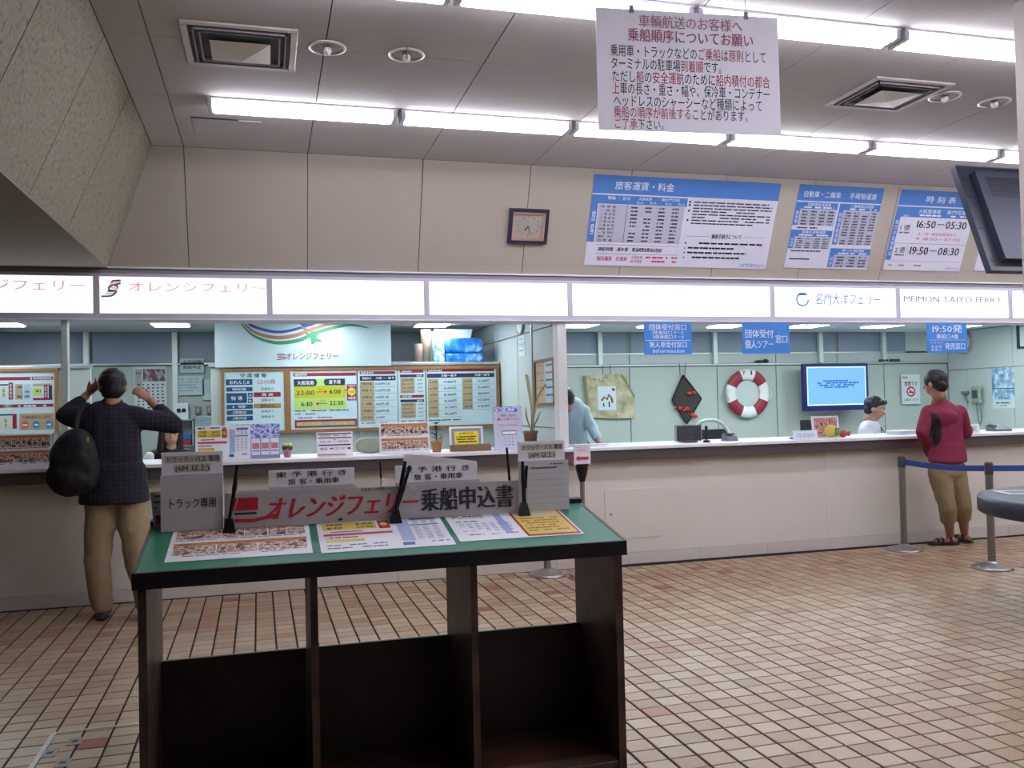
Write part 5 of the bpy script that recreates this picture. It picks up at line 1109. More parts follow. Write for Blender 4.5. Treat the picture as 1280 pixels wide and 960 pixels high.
t = thing('paper_pile', 'white papers lying on the counter by the red arrow card', 'paper', (2.75, 7.25, ZT)); MB().m(WHITE).bbox(2.52, 2.80, 7.12, 7.35, ZT, ZT+.012, .002).build('stack', t); MB().m(M('b8c4d0', .5)).bbox(2.55, 2.84, 7.15, 7.33, ZT+.0122, ZT+.02, .002).build('top_sheet', t)
# right half
x0, z1, x1, z0 = (3.55, 1.179, 3.812, 1.02); t = thing('computer_monitor', 'dark computer screen seen from behind at the left of the right counter', 'monitor', ((x0+x1)/2, 7.3, ZT))
f = Frame((x0+.012, 7.33, z1), (x1-x0-.012, -.02, 0), (-.012, -.02, -(z1-ZT-.012))); mb = MB(); f.slab(mb, M('9ca0a4', .4), w0=-.025, w1=0); mb.build('case', t); mb = MB(); f.slab(mb, M('20242c', .4), .05, .06, .97, .97, 0, .006); f.slab(mb, M('3c4048', .4), .5, .7, .62, .82, .006, .012); mb.build('rear_panel', t)
MB().m(M('30343c', .4)).bbox((x0+x1)/2-.06, (x0+x1)/2+.06, 7.25, 7.40, ZT, ZT+.011, .003).build('foot', t)
x, _, z = (3.8, 7.2, 1.098); t = thing('microphone', 'slim black desk microphone on the right counter', 'microphone', (x, 7.2, ZT)); MB().m(BLACK).lathe((x, 7.2, ZT), [(.001, 0), (.032, 0), (.03, .018), (.01, .022)], 16).build('base', t); MB().m(BLACK).cyl((x, 7.2, ZT+.02), (x, 7.2, ZT+.11), .008, n=8).ball((x, 7.2, ZT+.13), .015, sc=(1,1,1.5)).build('head', t)
t = thing('office_chair', 'white-backed office chair behind the right counter', 'chair', (4.3, 8.25, 0)); CW = M('d4dcdc', .4); xq = 4.38
mb = MB().m(CW); cpts = curve([(xq-.17,8.2,.98), (xq-.15,8.2,1.14), (xq-.05,8.2,1.19), (xq+.1,8.2,1.17), (xq+.2,8.2,1.06), (xq+.24,8.2,.92)], 5); mb.tube(cpts, .02, 8); mb.build('back_frame', t)
MB().m(M('2c343c', .7)).bbox(xq-.15, xq+.2, 8.2, 8.22, .7, 1.10, .01).build('backrest', t); MB().m(M('2c343c', .7)).bbox(xq-.24, xq+.24, 8.2, 8.65, .42, .49, .02).build('seat', t); MB().m(M('404448', .4)).cyl((xq, 8.42, .08), (xq, 8.42, .43), .03, n=12).build('column', t)
MB().m(M('404448', .4)).bbox(xq-.03, xq+.03, 8.2, 8.24, .47, .75, .005).build('back_stem', t)
for k in range(5): a_ = k*1.2566; MB().m(M('404448', .4)).cyl((xq, 8.42, .09), (xq+.28*math.cos(a_), 8.42+.28*math.sin(a_), .05), .018, .012, 8).ball((xq+.28*math.cos(a_), 8.42+.28*math.sin(a_), .028), .027, 8, 6).build('leg', t)
x0, z1, x1, z0 = (4.029, 1.087, 4.144, 1.021); t = thing('card_reader', 'small grey device right of the office chair on the counter', 'device', ((x0+x1)/2, 7.3, ZT)); MB().m(M('6a6e74', .4)).hexa([(x0,7.24,ZT),(x1,7.24,ZT),(x1,7.36,ZT),(x0,7.36,ZT),(x0+.01,7.26,z1-.02),(x1-.01,7.26,z1-.02),(x1-.01,7.35,z1),(x0+.01,7.35,z1)]).build('body', t); MB().m(M('404448', .4)).box(x0+.02, x1-.02, 7.262, 7.34, z1-.008, z1+.002).build('keypad', t)
stand((4.624, 1.101, 4.875, 1.013), 7.1, 'small white card reading CLOSED on the right counter', lambda f, mb: (f.text(mb, M('7088a0', .5), .12, .25, .92, .8, 'CLOSED', w=.002)), 'closed_sign', 'sign', col='dce4ec')
stand((4.963, 1.222, 5.259, 1.01), 7.3, 'white-framed food picture standing behind the toy bird', lambda f, mb: f.rect(mb, FOOD, .08, .08, .92, .95), 'picture_frame', 'picture', col='d0d8e4')
x, _, z = (5.09, 7.2, 1.059); t = thing('toy_bird', 'yellow soft toy with a green front on the right counter', 'toy', (x, 7.2, ZT)); MB().m(M('ccb450', .7)).ball((x, 7.2, ZT+.062), .06, sc=(1.1, .8, 1)).build('body', t); MB().m(M('6c8448', .7)).ball((x+.035, 7.17, ZT+.05), .035).build('wing', t); MB().m(M('302820', .6)).ball((x+.02, 7.152, ZT+.085), .008).ball((x+.05, 7.155, ZT+.085), .008).build('eye', t)
x2, _, _ = (5.184, 7.2, 1.033); t = thing('toy_crab', 'small red-orange toy beside the yellow one', 'toy', (x2+.03, 7.18, ZT)); MB().m(M('b04838', .7)).ball((x2+.035, 7.2, ZT+.034), .034, sc=(1.3, .8, 1)).build('body', t); MB().m(M('b04838', .7)).ball((x2+.085, 7.19, ZT+.03), .02).ball((x2+.10, 7.19, ZT+.045), .012).build('claw', t)
x0, z1, x1, z0 = (4.933, 1.186, 5.065, 1.071); t = thing('till_display', 'small black screen behind the CLOSED card', 'monitor', ((x0+x1)/2, 7.45, ZT)); MB().m(M('20242c', .4)).bbox(x0, x1, 7.44, 7.465, ZT+.06, z1, .004).build('screen', t); MB().m(M('20242c', .4)).box((x0+x1)/2-.015, (x0+x1)/2+.015, 7.45, 7.46, ZT+.008, ZT+.06).bbox(x0, x1, 7.40, 7.5, ZT, ZT+.01, .002).build('stand', t)
t = thing('blue_pad', 'small blue pad lying left of the CLOSED card', 'pad', (4.72, 7.2, ZT)); MB().m(M('2458a0', .5)).bbox(4.68, 4.80, 7.14, 7.26, ZT, ZT+.016, .003).build('block', t); MB().m(M('c0d0e0', .5)).bbox(4.69, 4.79, 7.15, 7.25, ZT+.0162, ZT+.019, .001).build('top_sheet', t)
x0, z1, x1, z0 = (5.889, 1.059, 6.093, 0.996); t = thing('paper_pile', 'thick stack of white forms in front of the seated clerk', 'paper', ((x0+x1)/2, 7.35, ZT)); MB().m(M('c8d0d8', .6)).bbox(x0, x1, 7.25, 7.45, ZT, ZT+.03, .002).build('stack', t); MB().m(WHITE).bbox(x0-.01, x1-.02, 7.24, 7.43, ZT+.0302, ZT+.042, .002).build('top_sheet', t)
stand((6.585, 1.106, 6.737, 0.996), 7.15, 'small white tent card right of the man in maroon', lambda f, mb: [f.greek(mb, INK, .1, .3+.15*k, .8, .05) for k in range(4)], 'tent_card', 'card', col='d8e0e4')
x0, z1, x1, z0 = (7.025, 1.083, 7.213, 1.01); t = thing('desk_telephone', 'grey desk telephone near the right edge of the counter', 'telephone', ((x0+x1)/2, 7.3, ZT)); MB().m(M('606870', .4)).hexa([(x0,7.24,ZT),(x1,7.24,ZT),(x1,7.38,ZT),(x0,7.38,ZT),(x0,7.24,ZT+.02),(x1,7.24,ZT+.02),(x1,7.38,z1),(x0,7.38,z1)]).build('body', t); MB().m(M('50585c', .4)).cyl((x0+.02,7.27,ZT+.05), (x0+.02,7.36,z1+.005), .014, n=8).build('handset', t)

# ================================================================== PEOPLE
def capm(bm_, a, b, ra, rb, flat=1., side=(1,0,0), seg=14):
    """closed tapered capsule; its section is flattened by `flat` across the direction `side`"""
    a, b = Vector(a), Vector(b); d = b-a; L = d.length or 1e-4; d = d/L if L > 1e-4 else Vector((0,0,1))
    s = Vector(side); s = (s-d*s.dot(d)); s = s.normalized() if s.length > .05 else d.orthogonal().normalized(); v = d.cross(s)
    rings = []
    for k in (3, 2, 1): q = k*math.pi/8; rings.append((a-d*ra*math.sin(q), ra*math.cos(q)))
    for k in range(0, 7): t_ = k/6; rings.append((a+d*L*t_, ra+(rb-ra)*t_))
    for k in (1, 2, 3): q = k*math.pi/8; rings.append((b+d*rb*math.sin(q), rb*math.cos(q)))
    vs = []; n = seg
    for c, r in rings: vs += [c+s*(r*math.cos(2*math.pi*i/n))+v*(r*flat*math.sin(2*math.pi*i/n)) for i in range(n)]
    fs = [(k*n+i, k*n+(i+1) % n, (k+1)*n+(i+1) % n, (k+1)*n+i) for k in range(len(rings)-1) for i in range(n)]
    fs += [tuple(range(n))[::-1], tuple(range((len(rings)-1)*n, len(rings)*n))]
    bm_.add(vs, fs, True)
def ecyl(mb, c0, c1, rx, ry, rx1=None, ry1=None, n=28):
    rx1 = rx1 or rx; ry1 = ry1 or ry; vs = []
    for c, a_, b_ in ((c0, rx, ry), (c1, rx1, ry1)): vs += [(c[0]+a_*math.cos(2*math.pi*i/n), c[1]+b_*math.sin(2*math.pi*i/n), c[2]) for i in range(n)]
    mb.add(vs, [(i, (i+1) % n, n+(i+1) % n, n+i) for i in range(n)]+[tuple(range(n))[::-1], tuple(range(n, 2*n))])
def fuse(name, mb, parent, voxel=.011, smooth=4, wrinkle=0., wsize=.09):
    me = bpy.data.meshes.new(name); me.from_pydata(mb.v, [], mb.f); o = bpy.data.objects.new(name+'_tmp', me); COL.objects.link(o)
    r = o.modifiers.new('r', 'REMESH'); r.mode = 'VOXEL'; r.voxel_size = voxel
    s = o.modifiers.new('s', 'SMOOTH'); s.iterations = smooth; s.factor = .6
    if wrinkle:
        tx = bpy.data.textures.new('folds', 'CLOUDS'); tx.noise_scale = wsize; tx.noise_depth = 2
        dd = o.modifiers.new('d', 'DISPLACE'); dd.texture = tx; dd.strength = wrinkle; dd.mid_level = .5; dd.texture_coords = 'LOCAL'
    nm = bpy.data.meshes.new_from_object(o.evaluated_get(bpy.context.evaluated_depsgraph_get()))
    bpy.data.objects.remove(o); off = Vector(ORIG[parent.name]) if parent else Vector((0,0,0))
    nm.transform(Matrix.Translation(-off)); nm.name = name
    nm.materials.clear(); nm.materials.append(mb.mats[0]); nm.polygons.foreach_set('material_index', [0]*len(nm.polygons)); nm.polygons.foreach_set('use_smooth', [True]*len(nm.polygons)); nm.update()
    o = bpy.data.objects.new(name, nm); COL.objects.link(o); o.parent = parent; ORIG[o.name] = off; return o
SKIN = M('b07c64', .55, var=.05, scale=30); HAIR = RAMP('dark_hair', [(.35, '0c0a0c'), (.6, '1e1a1c')], 60, .5, bump=.4)
def Rz(a_): return Matrix.Rotation(math.radians(a_), 3, 'Z')
def head(body, c, yawd, pitchd, s=1., hair='short', tiltd=0.):
    """adds skull, jaw, nose, ears to body; returns placing function"""
    Rm = Rz(yawd) @ Matrix.Rotation(math.radians(pitchd), 3, 'X') @ Matrix.Rotation(math.radians(tiltd), 3, 'Y'); c = Vector(c)
    P_ = lambda x, y, z: c+Rm @ Vector((x, y, z))*s
    body.ball(P_(0, -.012, .03), 1, 20, 14, (.076*s, .094*s, .088*s), Rm)
    body.ball(P_(0, .022, -.035), 1, 18, 12, (.057*s, .066*s, .066*s), Rm)
    body.ball(P_(0, .045, -.072), 1, 12, 8, (.03*s, .032*s, .026*s), Rm)
    capm(body, P_(0, .084, .012), P_(0, .103, -.022), .009*s, .013*s)
    for sx in (-1, 1): body.ball(P_(sx*.078, -.005, -.008), 1, 10, 8, (.01*s, .02*s, .031*s), Rm)
    capm(body, P_(0, -.02, -.05), P_(0, -.035, -.12), .05*s, .054*s)
    return P_, Rm
def face(parent, P_, Rm, s=1.):
    W_ = M('d8d4d0', .4); 
    for sx in (-1, 1):
        MB().m(W_).ball(P_(sx*.031, .073, .010), 1, 10, 8, (.012*s, .010*s, .005*s), Rm).build('eye_white', parent)
        MB().m(BLACK).ball(P_(sx*.031, .081, .009), 1, 10, 8, (.0055*s, .005*s, .005*s), Rm).build('iris', parent)
        MB().m(HAIR).ball(P_(sx*.032, .079, .032), 1, 10, 6, (.015*s, .005*s, .0025*s), Rm).build('eyebrow', parent)
    MB().m(M('a05850', .5)).ball(P_(0, .083, -.048), 1, 12, 8, (.02*s, .009*s, .0065*s), Rm).build('mouth', parent)
def hand(body, w_, d, side, s=1., curl=.6):
    """palm and five bent fingers; d = direction of the hand, side = towards the thumb"""
    w_, d = Vector(w_), Vector(d).normalized(); sd = Vector(side); sd = (sd-d*sd.dot(d)).normalized(); nrm = d.cross(sd)
    pm = w_+d*.075*s; capm(body, w_+d*.015, pm, .026*s, .036*s, .45, sd)
    for k, (o, L) in enumerate(((.028, .068), (.009, .077), (-.010, .071), (-.028, .056))):
        b0 = pm+sd*o*s+d*.012*s; b1 = b0+(d*math.cos(curl*.5)+nrm*math.sin(curl*.5))*L*.45*s; b2 = b1+(d*math.cos(curl*1.4)+nrm*math.sin(curl*1.4))*L*.35*s; b3 = b2+(d*math.cos(curl*2.1)+nrm*math.sin(curl*2.1))*L*.25*s
        capm(body, b0, b1, .0098*s, .009*s, seg=8); capm(body, b1, b2, .009*s, .0085*s, seg=8); capm(body, b2, b3, .0085*s, .0075*s, seg=8)
    t0 = w_+d*.03*s+sd*.026*s; t1 = t0+(d*.7+sd*.7+nrm*.25).normalized()*.035*s; t2 = t1+(d*.95+sd*.15+nrm*.35).normalized()*.03*s
    capm(body, t0, t1, .0115*s, .0105*s, seg=8); capm(body, t1, t2, .0105*s, .009*s, seg=8)
# ---- man at the left, back to us, both hands raised to his head
Yb = 6.5
t = thing('person', 'man in dark checked shirt and beige trousers with both hands raised to his head', 'person', (-1.03, 6.5, 0))
HC = Vector((-1.003, 6.52, 1.578)); SL = Vector((-1.185, Yb, 1.365)); SR = Vector((-.875, Yb, 1.375)); PV = Vector((-1.0, Yb, .93))
EL = Vector((-1.3, 6.56, 1.395)); WL = Vector((-1.2, 6.7, 1.53)); ER = Vector((-0.623, 6.56, 1.311)); WR = Vector((-0.785, 6.68, 1.483))
body = MB().m(SKIN); P1, R1 = head(body, HC, 6, -4, 1.02)
capm(body, HC+Vector((0,-.02,-.08)), (HC.x-.01, Yb, 1.40), .052, .06)
capm(body, (-1.02, Yb, 1.30), (-1.0, Yb, .95), .15, .14, .65); capm(body, SL, SR, .055, .055)
for s_, e_, w_ in ((SL, EL, WL), (SR, ER, WR)): capm(body, s_, e_, .046, .04); capm(body, e_, w_, .038, .028)
hand(body, WL, Vector((-1.121, 6.66, 1.6))-WL, (0, .3, 1), .98, .5); hand(body, WR, Vector((-0.91, 6.65, 1.596))-WR, (0, .3, 1), .98, .75)
FL = Vector((-1.10, 6.60, 0)); FRt = Vector((-.80, 6.50, 0))
legs = ((Vector((-1.075, Yb, .90)), Vector((-1.111, 6.52, 0.406)), FL+Vector((0,-.02,.09))), (Vector((-.905, Yb, .90)), Vector((-0.858, 6.5, 0.402)), FRt+Vector((0,-.02,.09))))
for h_, k_, a_ in legs: capm(body, h_, k_, .08, .055); capm(body, k_, a_, .05, .036)
for F_ in (FL, FRt): capm(body, F_+Vector((0,-.03,.045)), F_+Vector((0,.13,.035)), .036, .03)
fuse('body', body, t, .009, 3)
sh = MB().m(PLAID)
capm(sh, (-1.03, Yb, 1.30), (-1.01, Yb, .95), .20, .205, .66); ecyl(sh, (-.995, Yb, .795), (-1.005, Yb, 1.05), .225, .165, .205, .14); capm(sh, SL+Vector((.02,0,.0)), SR+Vector((-.02,0,0)), .078, .078, .95, (0,1,0)); capm(sh, (-1.1, Yb, 1.33), (-.96, Yb, 1.33), .11, .11)
capm(sh, SL, EL, .078, .066); capm(sh, EL, EL.lerp(WL, .62), .066, .05); capm(sh, SR, ER, .078, .068); capm(sh, ER, ER.lerp(WR, .55), .068, .054)
capm(sh, (HC.x-.01, Yb+.01, 1.405), (HC.x, Yb, 1.465), .075, .066)
fuse('shirt', sh, t, .012, 4, .02, .12)
tr_ = MB().m(M('9c8a68', .8, var=.06, scale=5)); capm(tr_, (-1.06, Yb, .86), (-.93, Yb, .86), .115, .115, .95)
for (h_, k_, a_), rk in zip(legs, (.08, .08)): capm(tr_, h_+Vector((0,0,-.04)), k_, .108, .085); capm(tr_, k_, a_+Vector((0,.0,.02)), .084, .072)
fuse('trousers', tr_, t, .012, 3, .022, .1)
for F_ in (FL, FRt):
    mb = MB().m(M('2c1c1c', .5)); capm(mb, F_+Vector((0,-.04,.03)), F_+Vector((0,.15,.028)), .048, .044, .62); fuse('shoe', mb, t, .008, 2)
hb = MB().m(HAIR); hb.ball(P1(0, -.022, .036), 1, 20, 14, (.092, .106, .094), R1); hb.ball(P1(0, -.055, -.02), 1, 16, 12, (.078, .066, .07), R1); fuse('hair', hb, t, .008, 3, .012, .03)
bg = MB().m(M('08080c', .7, var=.15)); BC = Vector((-1.194, 6.27, 1.095))
bg.ball(BC, 1, 20, 14, (.15, .1, .22)); bg.ball(BC+Vector((-.02,0,-.10)), 1, 16, 12, (.155, .11, .13)); bg.ball(BC+Vector((.02,0,.08)), 1, 16, 12, (.11, .09, .13)); bg.box(BC.x-.12, BC.x+.11, BC.y-.07, BC.y+.08, BC.z-.17, BC.z+.1)
bag = thing('shoulder_bag', 'black soft rucksack hanging from the left shoulder of the man in the checked shirt', 'bag', tuple(BC-Vector((0,0,.24))))
fuse('bag_body', bg, bag, .012, 4, .03, .12)
st_ = MB().m(M('0c0c12', .7)); st_.tube(curve([tuple(BC+Vector((.0,.02,.18))), (SL.x-.01, Yb-.085, 1.40), (SL.x+.03, Yb, 1.462), (SL.x+.02, Yb+.12, 1.36), (SL.x-.03, Yb+.16, 1.15), tuple(BC+Vector((-.04,.08,-.05)))], 6), .017, 8); st_.build('strap', bag)
MB().m(M('a89850', .5)).bbox(BC.x+.085, BC.x+.10, BC.y-.105, BC.y-.095, BC.z+.125, BC.z+.16, .002).build('zip_tag', bag)
# ---- man at the right in maroon
Yb = 6.72
t = thing('person', 'man in maroon jacket, khaki cropped trousers and sandals at the right counter', 'person', (6.03, 6.72, 0))
HC = Vector((5.846, 6.72, 1.498)); PV = Vector((5.953, 6.72, 0.681)); CH = Vector((5.937, 6.72, 1.147)); WA = Vector((5.962, 6.72, 0.899)); SL = Vector((5.776, 6.72, 1.245)); SR = Vector((6.107, 6.72, 1.237))
EL = Vector((5.699, 6.72, 1.067)); WL = Vector((5.89, 6.86, 0.866)); ER = Vector((6.198, 6.76, 1.044)); WR = Vector((6.40, 6.93, 1.065))
body = MB().m(M('9c6c58', .55, var=.05)); P1, R1 = head(body, HC, 22, -8, .98)
capm(body, HC+Vector((0,-.02,-.07)), CH+Vector((-.02,0,.13)), .05, .06); capm(body, CH, PV, .13, .10, .7); capm(body, SL, SR, .05, .05)
for s_, e_, w_ in ((SL, EL, WL), (SR, ER, WR)): capm(body, s_, e_, .044, .038); capm(body, e_, w_, .036, .027)
hand(body, WL, (.3, .6, -.1), (0, 0, 1), .95, .5); hand(body, WR, (-.3, .9, .0), (-1, -.3, 0), .95, .35)
FL = Vector((6.118, 6.897, 0)); FR2 = Vector((6.335, 6.957, 0)); FL.y -= .0
legs = ((PV+Vector((-.09,0,.02)), Vector((5.923, 6.7, 0.395)), FL+Vector((0,0,.085))), (PV+Vector((.085,0,.02)), Vector((6.108, 6.72, 0.398)), FR2+Vector((0,0,.085))))
for h_, k_, a_ in legs: capm(body, h_, k_, .075, .052); capm(body, k_, k_.lerp(a_, .35), .05, .054); capm(body, k_.lerp(a_, .35), a_, .053, .034)
fd = (Vector((-.80, .35, 0)).normalized(), Vector((-.25, .95, 0)).normalized())
for F_, d_ in zip((FL, FR2), fd): capm(body, F_-d_*.035+Vector((0,0,.042)), F_+d_*.13+Vector((0,0,.032)), .033, .027, .8); 
fuse('body', body, t, .009, 3)
jk = MB().m(M('7c1c3c', .75, var=.06)); capm(jk, CH+Vector((0,0,.03)), WA, .172, .165, .68); ecyl(jk, WA+Vector((0,0,-.115)), WA+Vector((0,0,.05)), .178, .14, .168, .12); capm(jk, SL+Vector((.015,0,-.01)), SR+Vector((-.015,0,-.01)), .072, .072, .95, (0,1,0)); capm(jk, CH+Vector((-.05,0,.07)), CH+Vector((-.035,.01,.17)), .15, .075)
capm(jk, SL, EL, .07, .06); capm(jk, EL, WL, .06, .045); capm(jk, SR, ER, .07, .06); capm(jk, ER, ER.lerp(WR, .85), .06, .046); capm(jk, CH+Vector((-.03,.01,.15)), CH+Vector((-.04,.01,.185)), .07, .062)
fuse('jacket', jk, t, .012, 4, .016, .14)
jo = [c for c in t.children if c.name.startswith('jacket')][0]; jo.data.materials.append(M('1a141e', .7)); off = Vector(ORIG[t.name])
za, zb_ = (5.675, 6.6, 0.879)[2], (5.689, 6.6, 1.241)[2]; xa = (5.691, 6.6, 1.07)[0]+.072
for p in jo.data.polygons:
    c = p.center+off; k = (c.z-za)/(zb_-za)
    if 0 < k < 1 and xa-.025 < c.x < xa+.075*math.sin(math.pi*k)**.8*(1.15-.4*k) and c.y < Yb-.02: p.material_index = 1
tr_ = MB().m(M('8c7c58', .8, var=.06, scale=6)); capm(tr_, PV+Vector((-.075,0,.03)), PV+Vector((.075,0,.03)), .108, .108)
for h_, k_, a_ in legs: m_ = k_.lerp(a_, .42); capm(tr_, h_, k_, .098, .078); capm(tr_, k_, m_, .078, .072)
fuse('trousers', tr_, t, .011, 3, .018, .09)
for F_, d_ in zip((FL, FR2), fd):
    n_ = d_.cross(Vector((0,0,1))); mb = MB().m(M('241c1e', .6)); capm(mb, F_-d_*.05+Vector((0,0,.014)), F_+d_*.165+Vector((0,0,.012)), .036, .042, .28, tuple(n_))
    for a_ in (.0, .07, .11):
        c_ = curve([tuple(F_+d_*a_-n_*.042+Vector((0,0,.015))), tuple(F_+d_*a_-n_*.03+Vector((0,0,.062-.12*a_))), tuple(F_+d_*a_+n_*.03+Vector((0,0,.062-.12*a_))), tuple(F_+d_*a_+n_*.042+Vector((0,0,.015)))], 3); mb.tube(c_, .011, 6)
    mb.build('sandal', t)
hb = MB().m(HAIR); hb.ball(P1(0, -.02, .038), 1, 20, 14, (.09, .104, .094), R1); hb.ball(P1(0, -.055, -.015), 1, 16, 12, (.078, .064, .075), R1); fuse('hair', hb, t, .008, 3, .014, .03)
MB().m(SKIN).ball(P1(-.086, -.004, -.01), 1, 10, 8, (.01, .018, .028), R1).build('ear', t)
# ---- woman seated behind the left counter
t = thing('person', 'woman with long black hair and dark jacket seated behind the left counter, looking down', 'person', (-.78, 8.0, .45))
HC = Vector((-0.774, 7.95, 1.226)); body = MB().m(M('c49478', .5, var=.04)); P1, R1 = head(body, HC, 188, -14, .93, tiltd=-4)
capm(body, HC+Vector((0,.02,-.06)), HC+Vector((0,.04,-.17)), .045, .05); capm(body, HC+Vector((0,.06,-.25)), HC+Vector((0,.1,-.62)), .12, .12, .75); capm(body, HC+Vector((0,.08,-.60)), HC+Vector((-.1,-.3,-.66)), .1, .07); capm(body, HC+Vector((0,.08,-.60)), HC+Vector((.1,-.3,-.66)), .1, .07)
for sx in (-1, 1): capm(body, HC+Vector((sx*.15,.06,-.22)), HC+Vector((sx*.19,-.02,-.42)), .04, .036); capm(body, HC+Vector((sx*.19,-.02,-.42)), HC+Vector((sx*.1,-.2,-.46)), .034, .026); hand(body, HC+Vector((sx*.1,-.2,-.46)), (-sx*.3,-.9,0), (-sx,0,.4), .88, .4)
for sx in (-1, 1): capm(body, HC+Vector((sx*.1,-.3,-.66)), HC+Vector((sx*.1,-.32,-.98)), .05, .035)
fuse('body', body, t, .009, 3); face(t, P1, R1, .93)
jk = MB().m(M('14141c', .7)); capm(jk, HC+Vector((0,.07,-.24)), HC+Vector((0,.1,-.6)), .145, .15, .78)
capm(jk, HC+Vector((-.14,.06,-.2)), HC+Vector((.14,.06,-.2)), .065, .065)
for sx in (-1, 1): capm(jk, HC+Vector((sx*.15,.06,-.22)), HC+Vector((sx*.19,-.02,-.42)), .058, .052); capm(jk, HC+Vector((sx*.19,-.02,-.42)), HC+Vector((sx*.11,-.18,-.46)), .05, .04); capm(jk, HC+Vector((sx*.08,.08,-.62)), HC+Vector((sx*.1,-.3,-.67)), .11, .085)
fuse('jacket', jk, t, .012, 4, .012)
hb = MB().m(HAIR); hb.ball(P1(0, -.036, .040), 1, 20, 14, (.092, .098, .094), R1)
for sx in (-1, 1): capm(hb, P1(sx*.068, -.01, .02), P1(sx*.078, .012, -.16), .034, .036); capm(hb, P1(sx*.078, .012, -.16), P1(sx*.082, -.02, -.24), .036, .03); capm(hb, P1(sx*.012, .035, .105), P1(sx*.082, .02, .03), .02, .016)
capm(hb, P1(0, -.06, .0), P1(0, -.08, -.2), .075, .07); fuse('hair', hb, t, .008, 3, .01, .02)
cb = MB().m(WHITE); capm(cb, HC+Vector((-.17,-.02,-.19)), HC+Vector((-.19,-.03,-.25)), .04, .05); fuse('white_sleeve', cb, t, .01, 3)
# stool under her
def stool(x, y, label):
    t = thing('office_stool', label, 'chair', (x, y, 0), 'stools behind the counter')
    MB().m(M('2c343c', .7)).lathe((x, y, 0), [(.001, .36), (.19, .36), (.2, .38), (.2, .415), (.001, .42)], 24).build('seat', t); MB().m(M('505458', .4, .5)).cyl((x, y, .03), (x, y, .36), .03, n=12).build('column', t); MB().m(M('505458', .4, .5)).lathe((x, y, 0), [(.22, .001), (.22, .02), (.03, .05)], 24).build('foot', t)
stool(-.79, 8.06, 'low round stool under the woman with long black hair')
# ---- clerk with glasses behind the right counter
t = thing('person', 'clerk with glasses, white shirt and dark tie seated behind the right counter', 'person', (6.15, 8.0, .45))
HC = Vector((6.133, 7.9, 1.268)); body = MB().m(M('a47c68', .5, var=.04)); P1, R1 = head(body, HC, 216, -20, 1.)
Q = Rz(215); V_ = lambda x, y, z: HC+Q @ Vector((x, y, z))
capm(body, V_(0,-.02,-.06), V_(0,-.06,-.19), .05, .055); capm(body, V_(0,-.07,-.26), V_(0,-.1,-.62), .13, .13, .75, tuple(Q @ Vector((1,0,0))))
for sx in (-1, 1):
    capm(body, V_(sx*.17,-.06,-.24), V_(sx*.21,.03,-.38), .044, .038); capm(body, V_(sx*.21,.03,-.38), V_(sx*.1,.24,-.36), .036, .027); hand(body, V_(sx*.1,.24,-.36), Q @ Vector((-sx*.4,.9,0)), Q @ Vector((-sx,0,.5)), .95, .45)
    capm(body, V_(sx*.09,-.08,-.62), V_(sx*.12,.3,-.68), .09, .06); capm(body, V_(sx*.12,.3,-.68), V_(sx*.12,.32,-1.05), .055, .04)
fuse('body', body, t, .009, 3); face(t, P1, R1, 1.)
WS = M('ccd4dc', .6, var=.03); jk = MB().m(WS); capm(jk, V_(0,-.07,-.26), V_(0,-.1,-.62), .155, .155, .78, tuple(Q @ Vector((1,0,0)))); capm(jk, V_(-.16,-.06,-.225), V_(.16,-.06,-.225), .068, .068)
capm(jk, V_(0,-.045,-.16), V_(0,-.05,-.2), .066, .085)
for sx in (-1, 1): capm(jk, V_(sx*.17,-.06,-.24), V_(sx*.21,.03,-.38), .064, .055); capm(jk, V_(sx*.21,.03,-.38), V_(sx*.12,.2,-.36), .054, .042)
fuse('shirt', jk, t, .012, 4, .014)
tr_ = MB().m(M('20242c', .8)); 
for sx in (-1, 1): capm(tr_, V_(sx*.08,-.08,-.63), V_(sx*.12,.3,-.68), .11, .075); capm(tr_, V_(sx*.12,.3,-.68), V_(sx*.12,.32,-.98), .07, .06)
fuse('trousers', tr_, t, .012, 3)
tie = MB().m(M('2c2438', .6)); capm(tie, V_(0,.045,-.20), V_(0,.06,-.36), .018, .03, .3, tuple(Q @ Vector((1,0,0)))); fuse('tie', tie, t, .008, 2)
MB().m(M('20242c', .6)).tube([tuple(V_(*p)) for p in ((-.075,-.03,-.155), (-.08,.05,-.24), (-.03,.075,-.34))], .005, 6).build('lanyard', t)
MB().m(M('383448', .7)).ball(V_(.21,.02,-.31), 1, 12, 8, (.05, .06, .03)).build('arm_band', t)
gl = MB().m(M('d0d4d8', .2, .6))
for sx in (-1, 1):
    c_ = [P1(sx*.034+.024*math.cos(k*math.pi/6), .093, .008+.017*math.sin(k*math.pi/6)) for k in range(13)]; gl.tube(c_, .0026, 5); gl.cyl(P1(sx*.058, .092, .012), P1(sx*.08, .0, .012), .0026, n=5)
gl.cyl(P1(-.01, .095, .01), P1(.01, .095, .01), .0026, n=5); gl.build('glasses', t)
hb = MB().m(M('141820', .5, var=.2)); hb.ball(P1(0, -.036, .044), 1, 20, 14, (.092, .102, .092), R1); hb.ball(P1(0, -.055, -.015), 1, 16, 12, (.08, .066, .075), R1); capm(hb, P1(-.04, .05, .088), P1(.04, .05, .088), .028, .028); fuse('hair', hb, t, .008, 3, .012, .03)
stool(HC.x+.03, HC.y+.1, 'low round stool under the clerk with glasses')
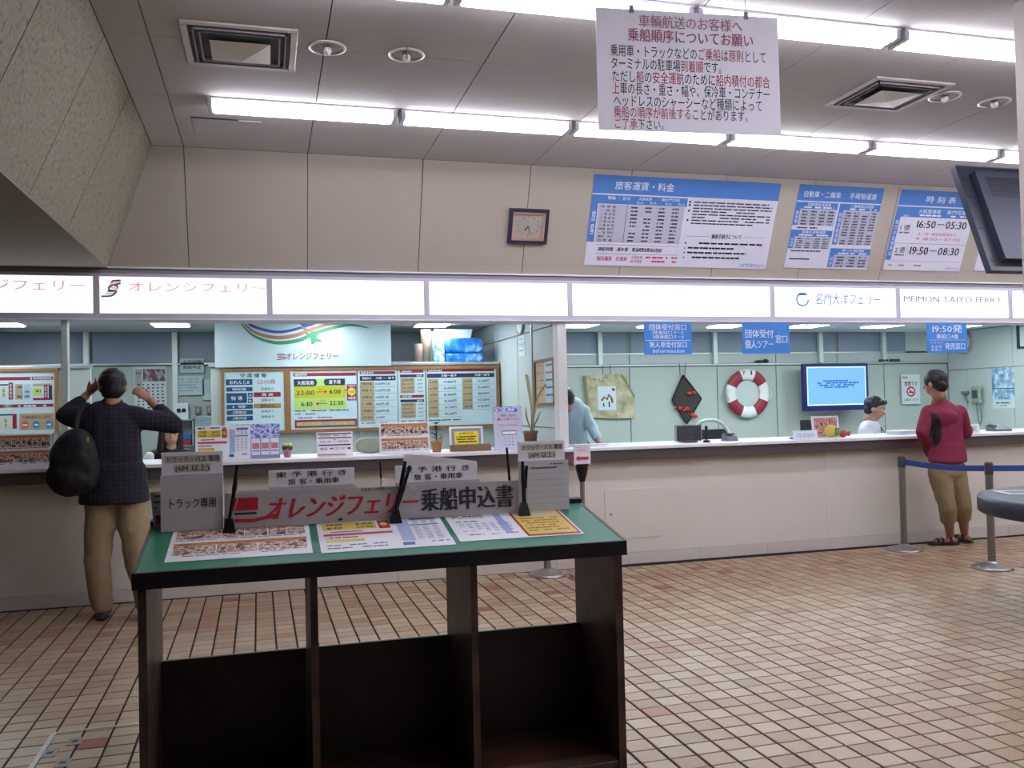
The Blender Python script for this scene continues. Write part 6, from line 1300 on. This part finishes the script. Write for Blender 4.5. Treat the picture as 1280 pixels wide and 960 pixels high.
# ---- staff member bending behind the slim post
t = thing('person', 'staff member in pale blue shirt bending forward, half hidden by the slim white post', 'person', (2.95, 8.4, 0))
A0 = Vector((2.98, 8.45, .92)); A1 = Vector((2.90, 8.3, 1.32)); HC = Vector((2.80, 8.15, 1.42)); SKd = M('b07c64', .55)
body = MB().m(SKd); P1, R1 = head(body, HC, 150, -35, 1.); capm(body, A1, HC+Vector((0,0,-.04)), .055, .05); capm(body, A0, A1, .13, .13, .7); 
for sx, e_, w_ in ((-1, (2.70,8.1,1.14), (2.72,7.95,.98)), (1, (3.10,8.22,1.14), (3.10,8.05,1.0))):
    s_ = A1+Vector((sx*.13,0,-.02)); capm(body, s_, e_, .045, .04); capm(body, e_, w_, .037, .028); hand(body, w_, (0,-.7,-.5), (-sx,0,0), .95, .5)
for sx in (-1, 1): capm(body, A0+Vector((sx*.09,0,-.02)), (2.98+sx*.1, 8.42, .48), .08, .055); capm(body, (2.98+sx*.1, 8.42, .48), (2.98+sx*.1, 8.46, .09), .052, .036); capm(body, (2.98+sx*.1, 8.48, .045), (2.98+sx*.1, 8.32, .04), .038, .032)
fuse('body', body, t, .01, 3)
jk = MB().m(M('a8c0cc', .7, var=.04)); capm(jk, A0+Vector((0,0,-.02)), A1, .155, .155, .75); capm(jk, A1+Vector((-.12,0,-.01)), A1+Vector((.12,0,-.01)), .085, .085)
for sx, e_ in ((-1, (2.70,8.1,1.14)), (1, (3.10,8.22,1.14))): capm(jk, A1+Vector((sx*.13,0,-.02)), e_, .068, .058); capm(jk, e_, Vector(e_)+Vector((.0,-.1,-.08)), .056, .048)
fuse('shirt', jk, t, .012, 4, .014)
tr_ = MB().m(M('14182c', .8)); capm(tr_, A0+Vector((-.06,0,0)), A0+Vector((.06,0,0)), .13, .13)
for sx in (-1, 1): capm(tr_, A0+Vector((sx*.08,0,-.02)), (2.98+sx*.1, 8.42, .48), .105, .08); capm(tr_, (2.98+sx*.1, 8.42, .48), (2.98+sx*.1, 8.45, .12), .078, .07)
fuse('trousers', tr_, t, .012, 3)
for sx in (-1, 1):
    mb = MB().m(BLACK); capm(mb, (2.98+sx*.1, 8.49, .035), (2.98+sx*.1, 8.30, .03), .048, .042, .62, (1,0,0)); fuse('shoe', mb, t, .009, 2)
hb = MB().m(HAIR); hb.ball(P1(0, -.02, .036), 1, 20, 14, (.091, .106, .094), R1); hb.ball(P1(0, -.055, -.02), 1, 16, 12, (.078, .066, .07), R1); fuse('hair', hb, t, .009, 3, .012, .03)
face(t, P1, R1, 1.)
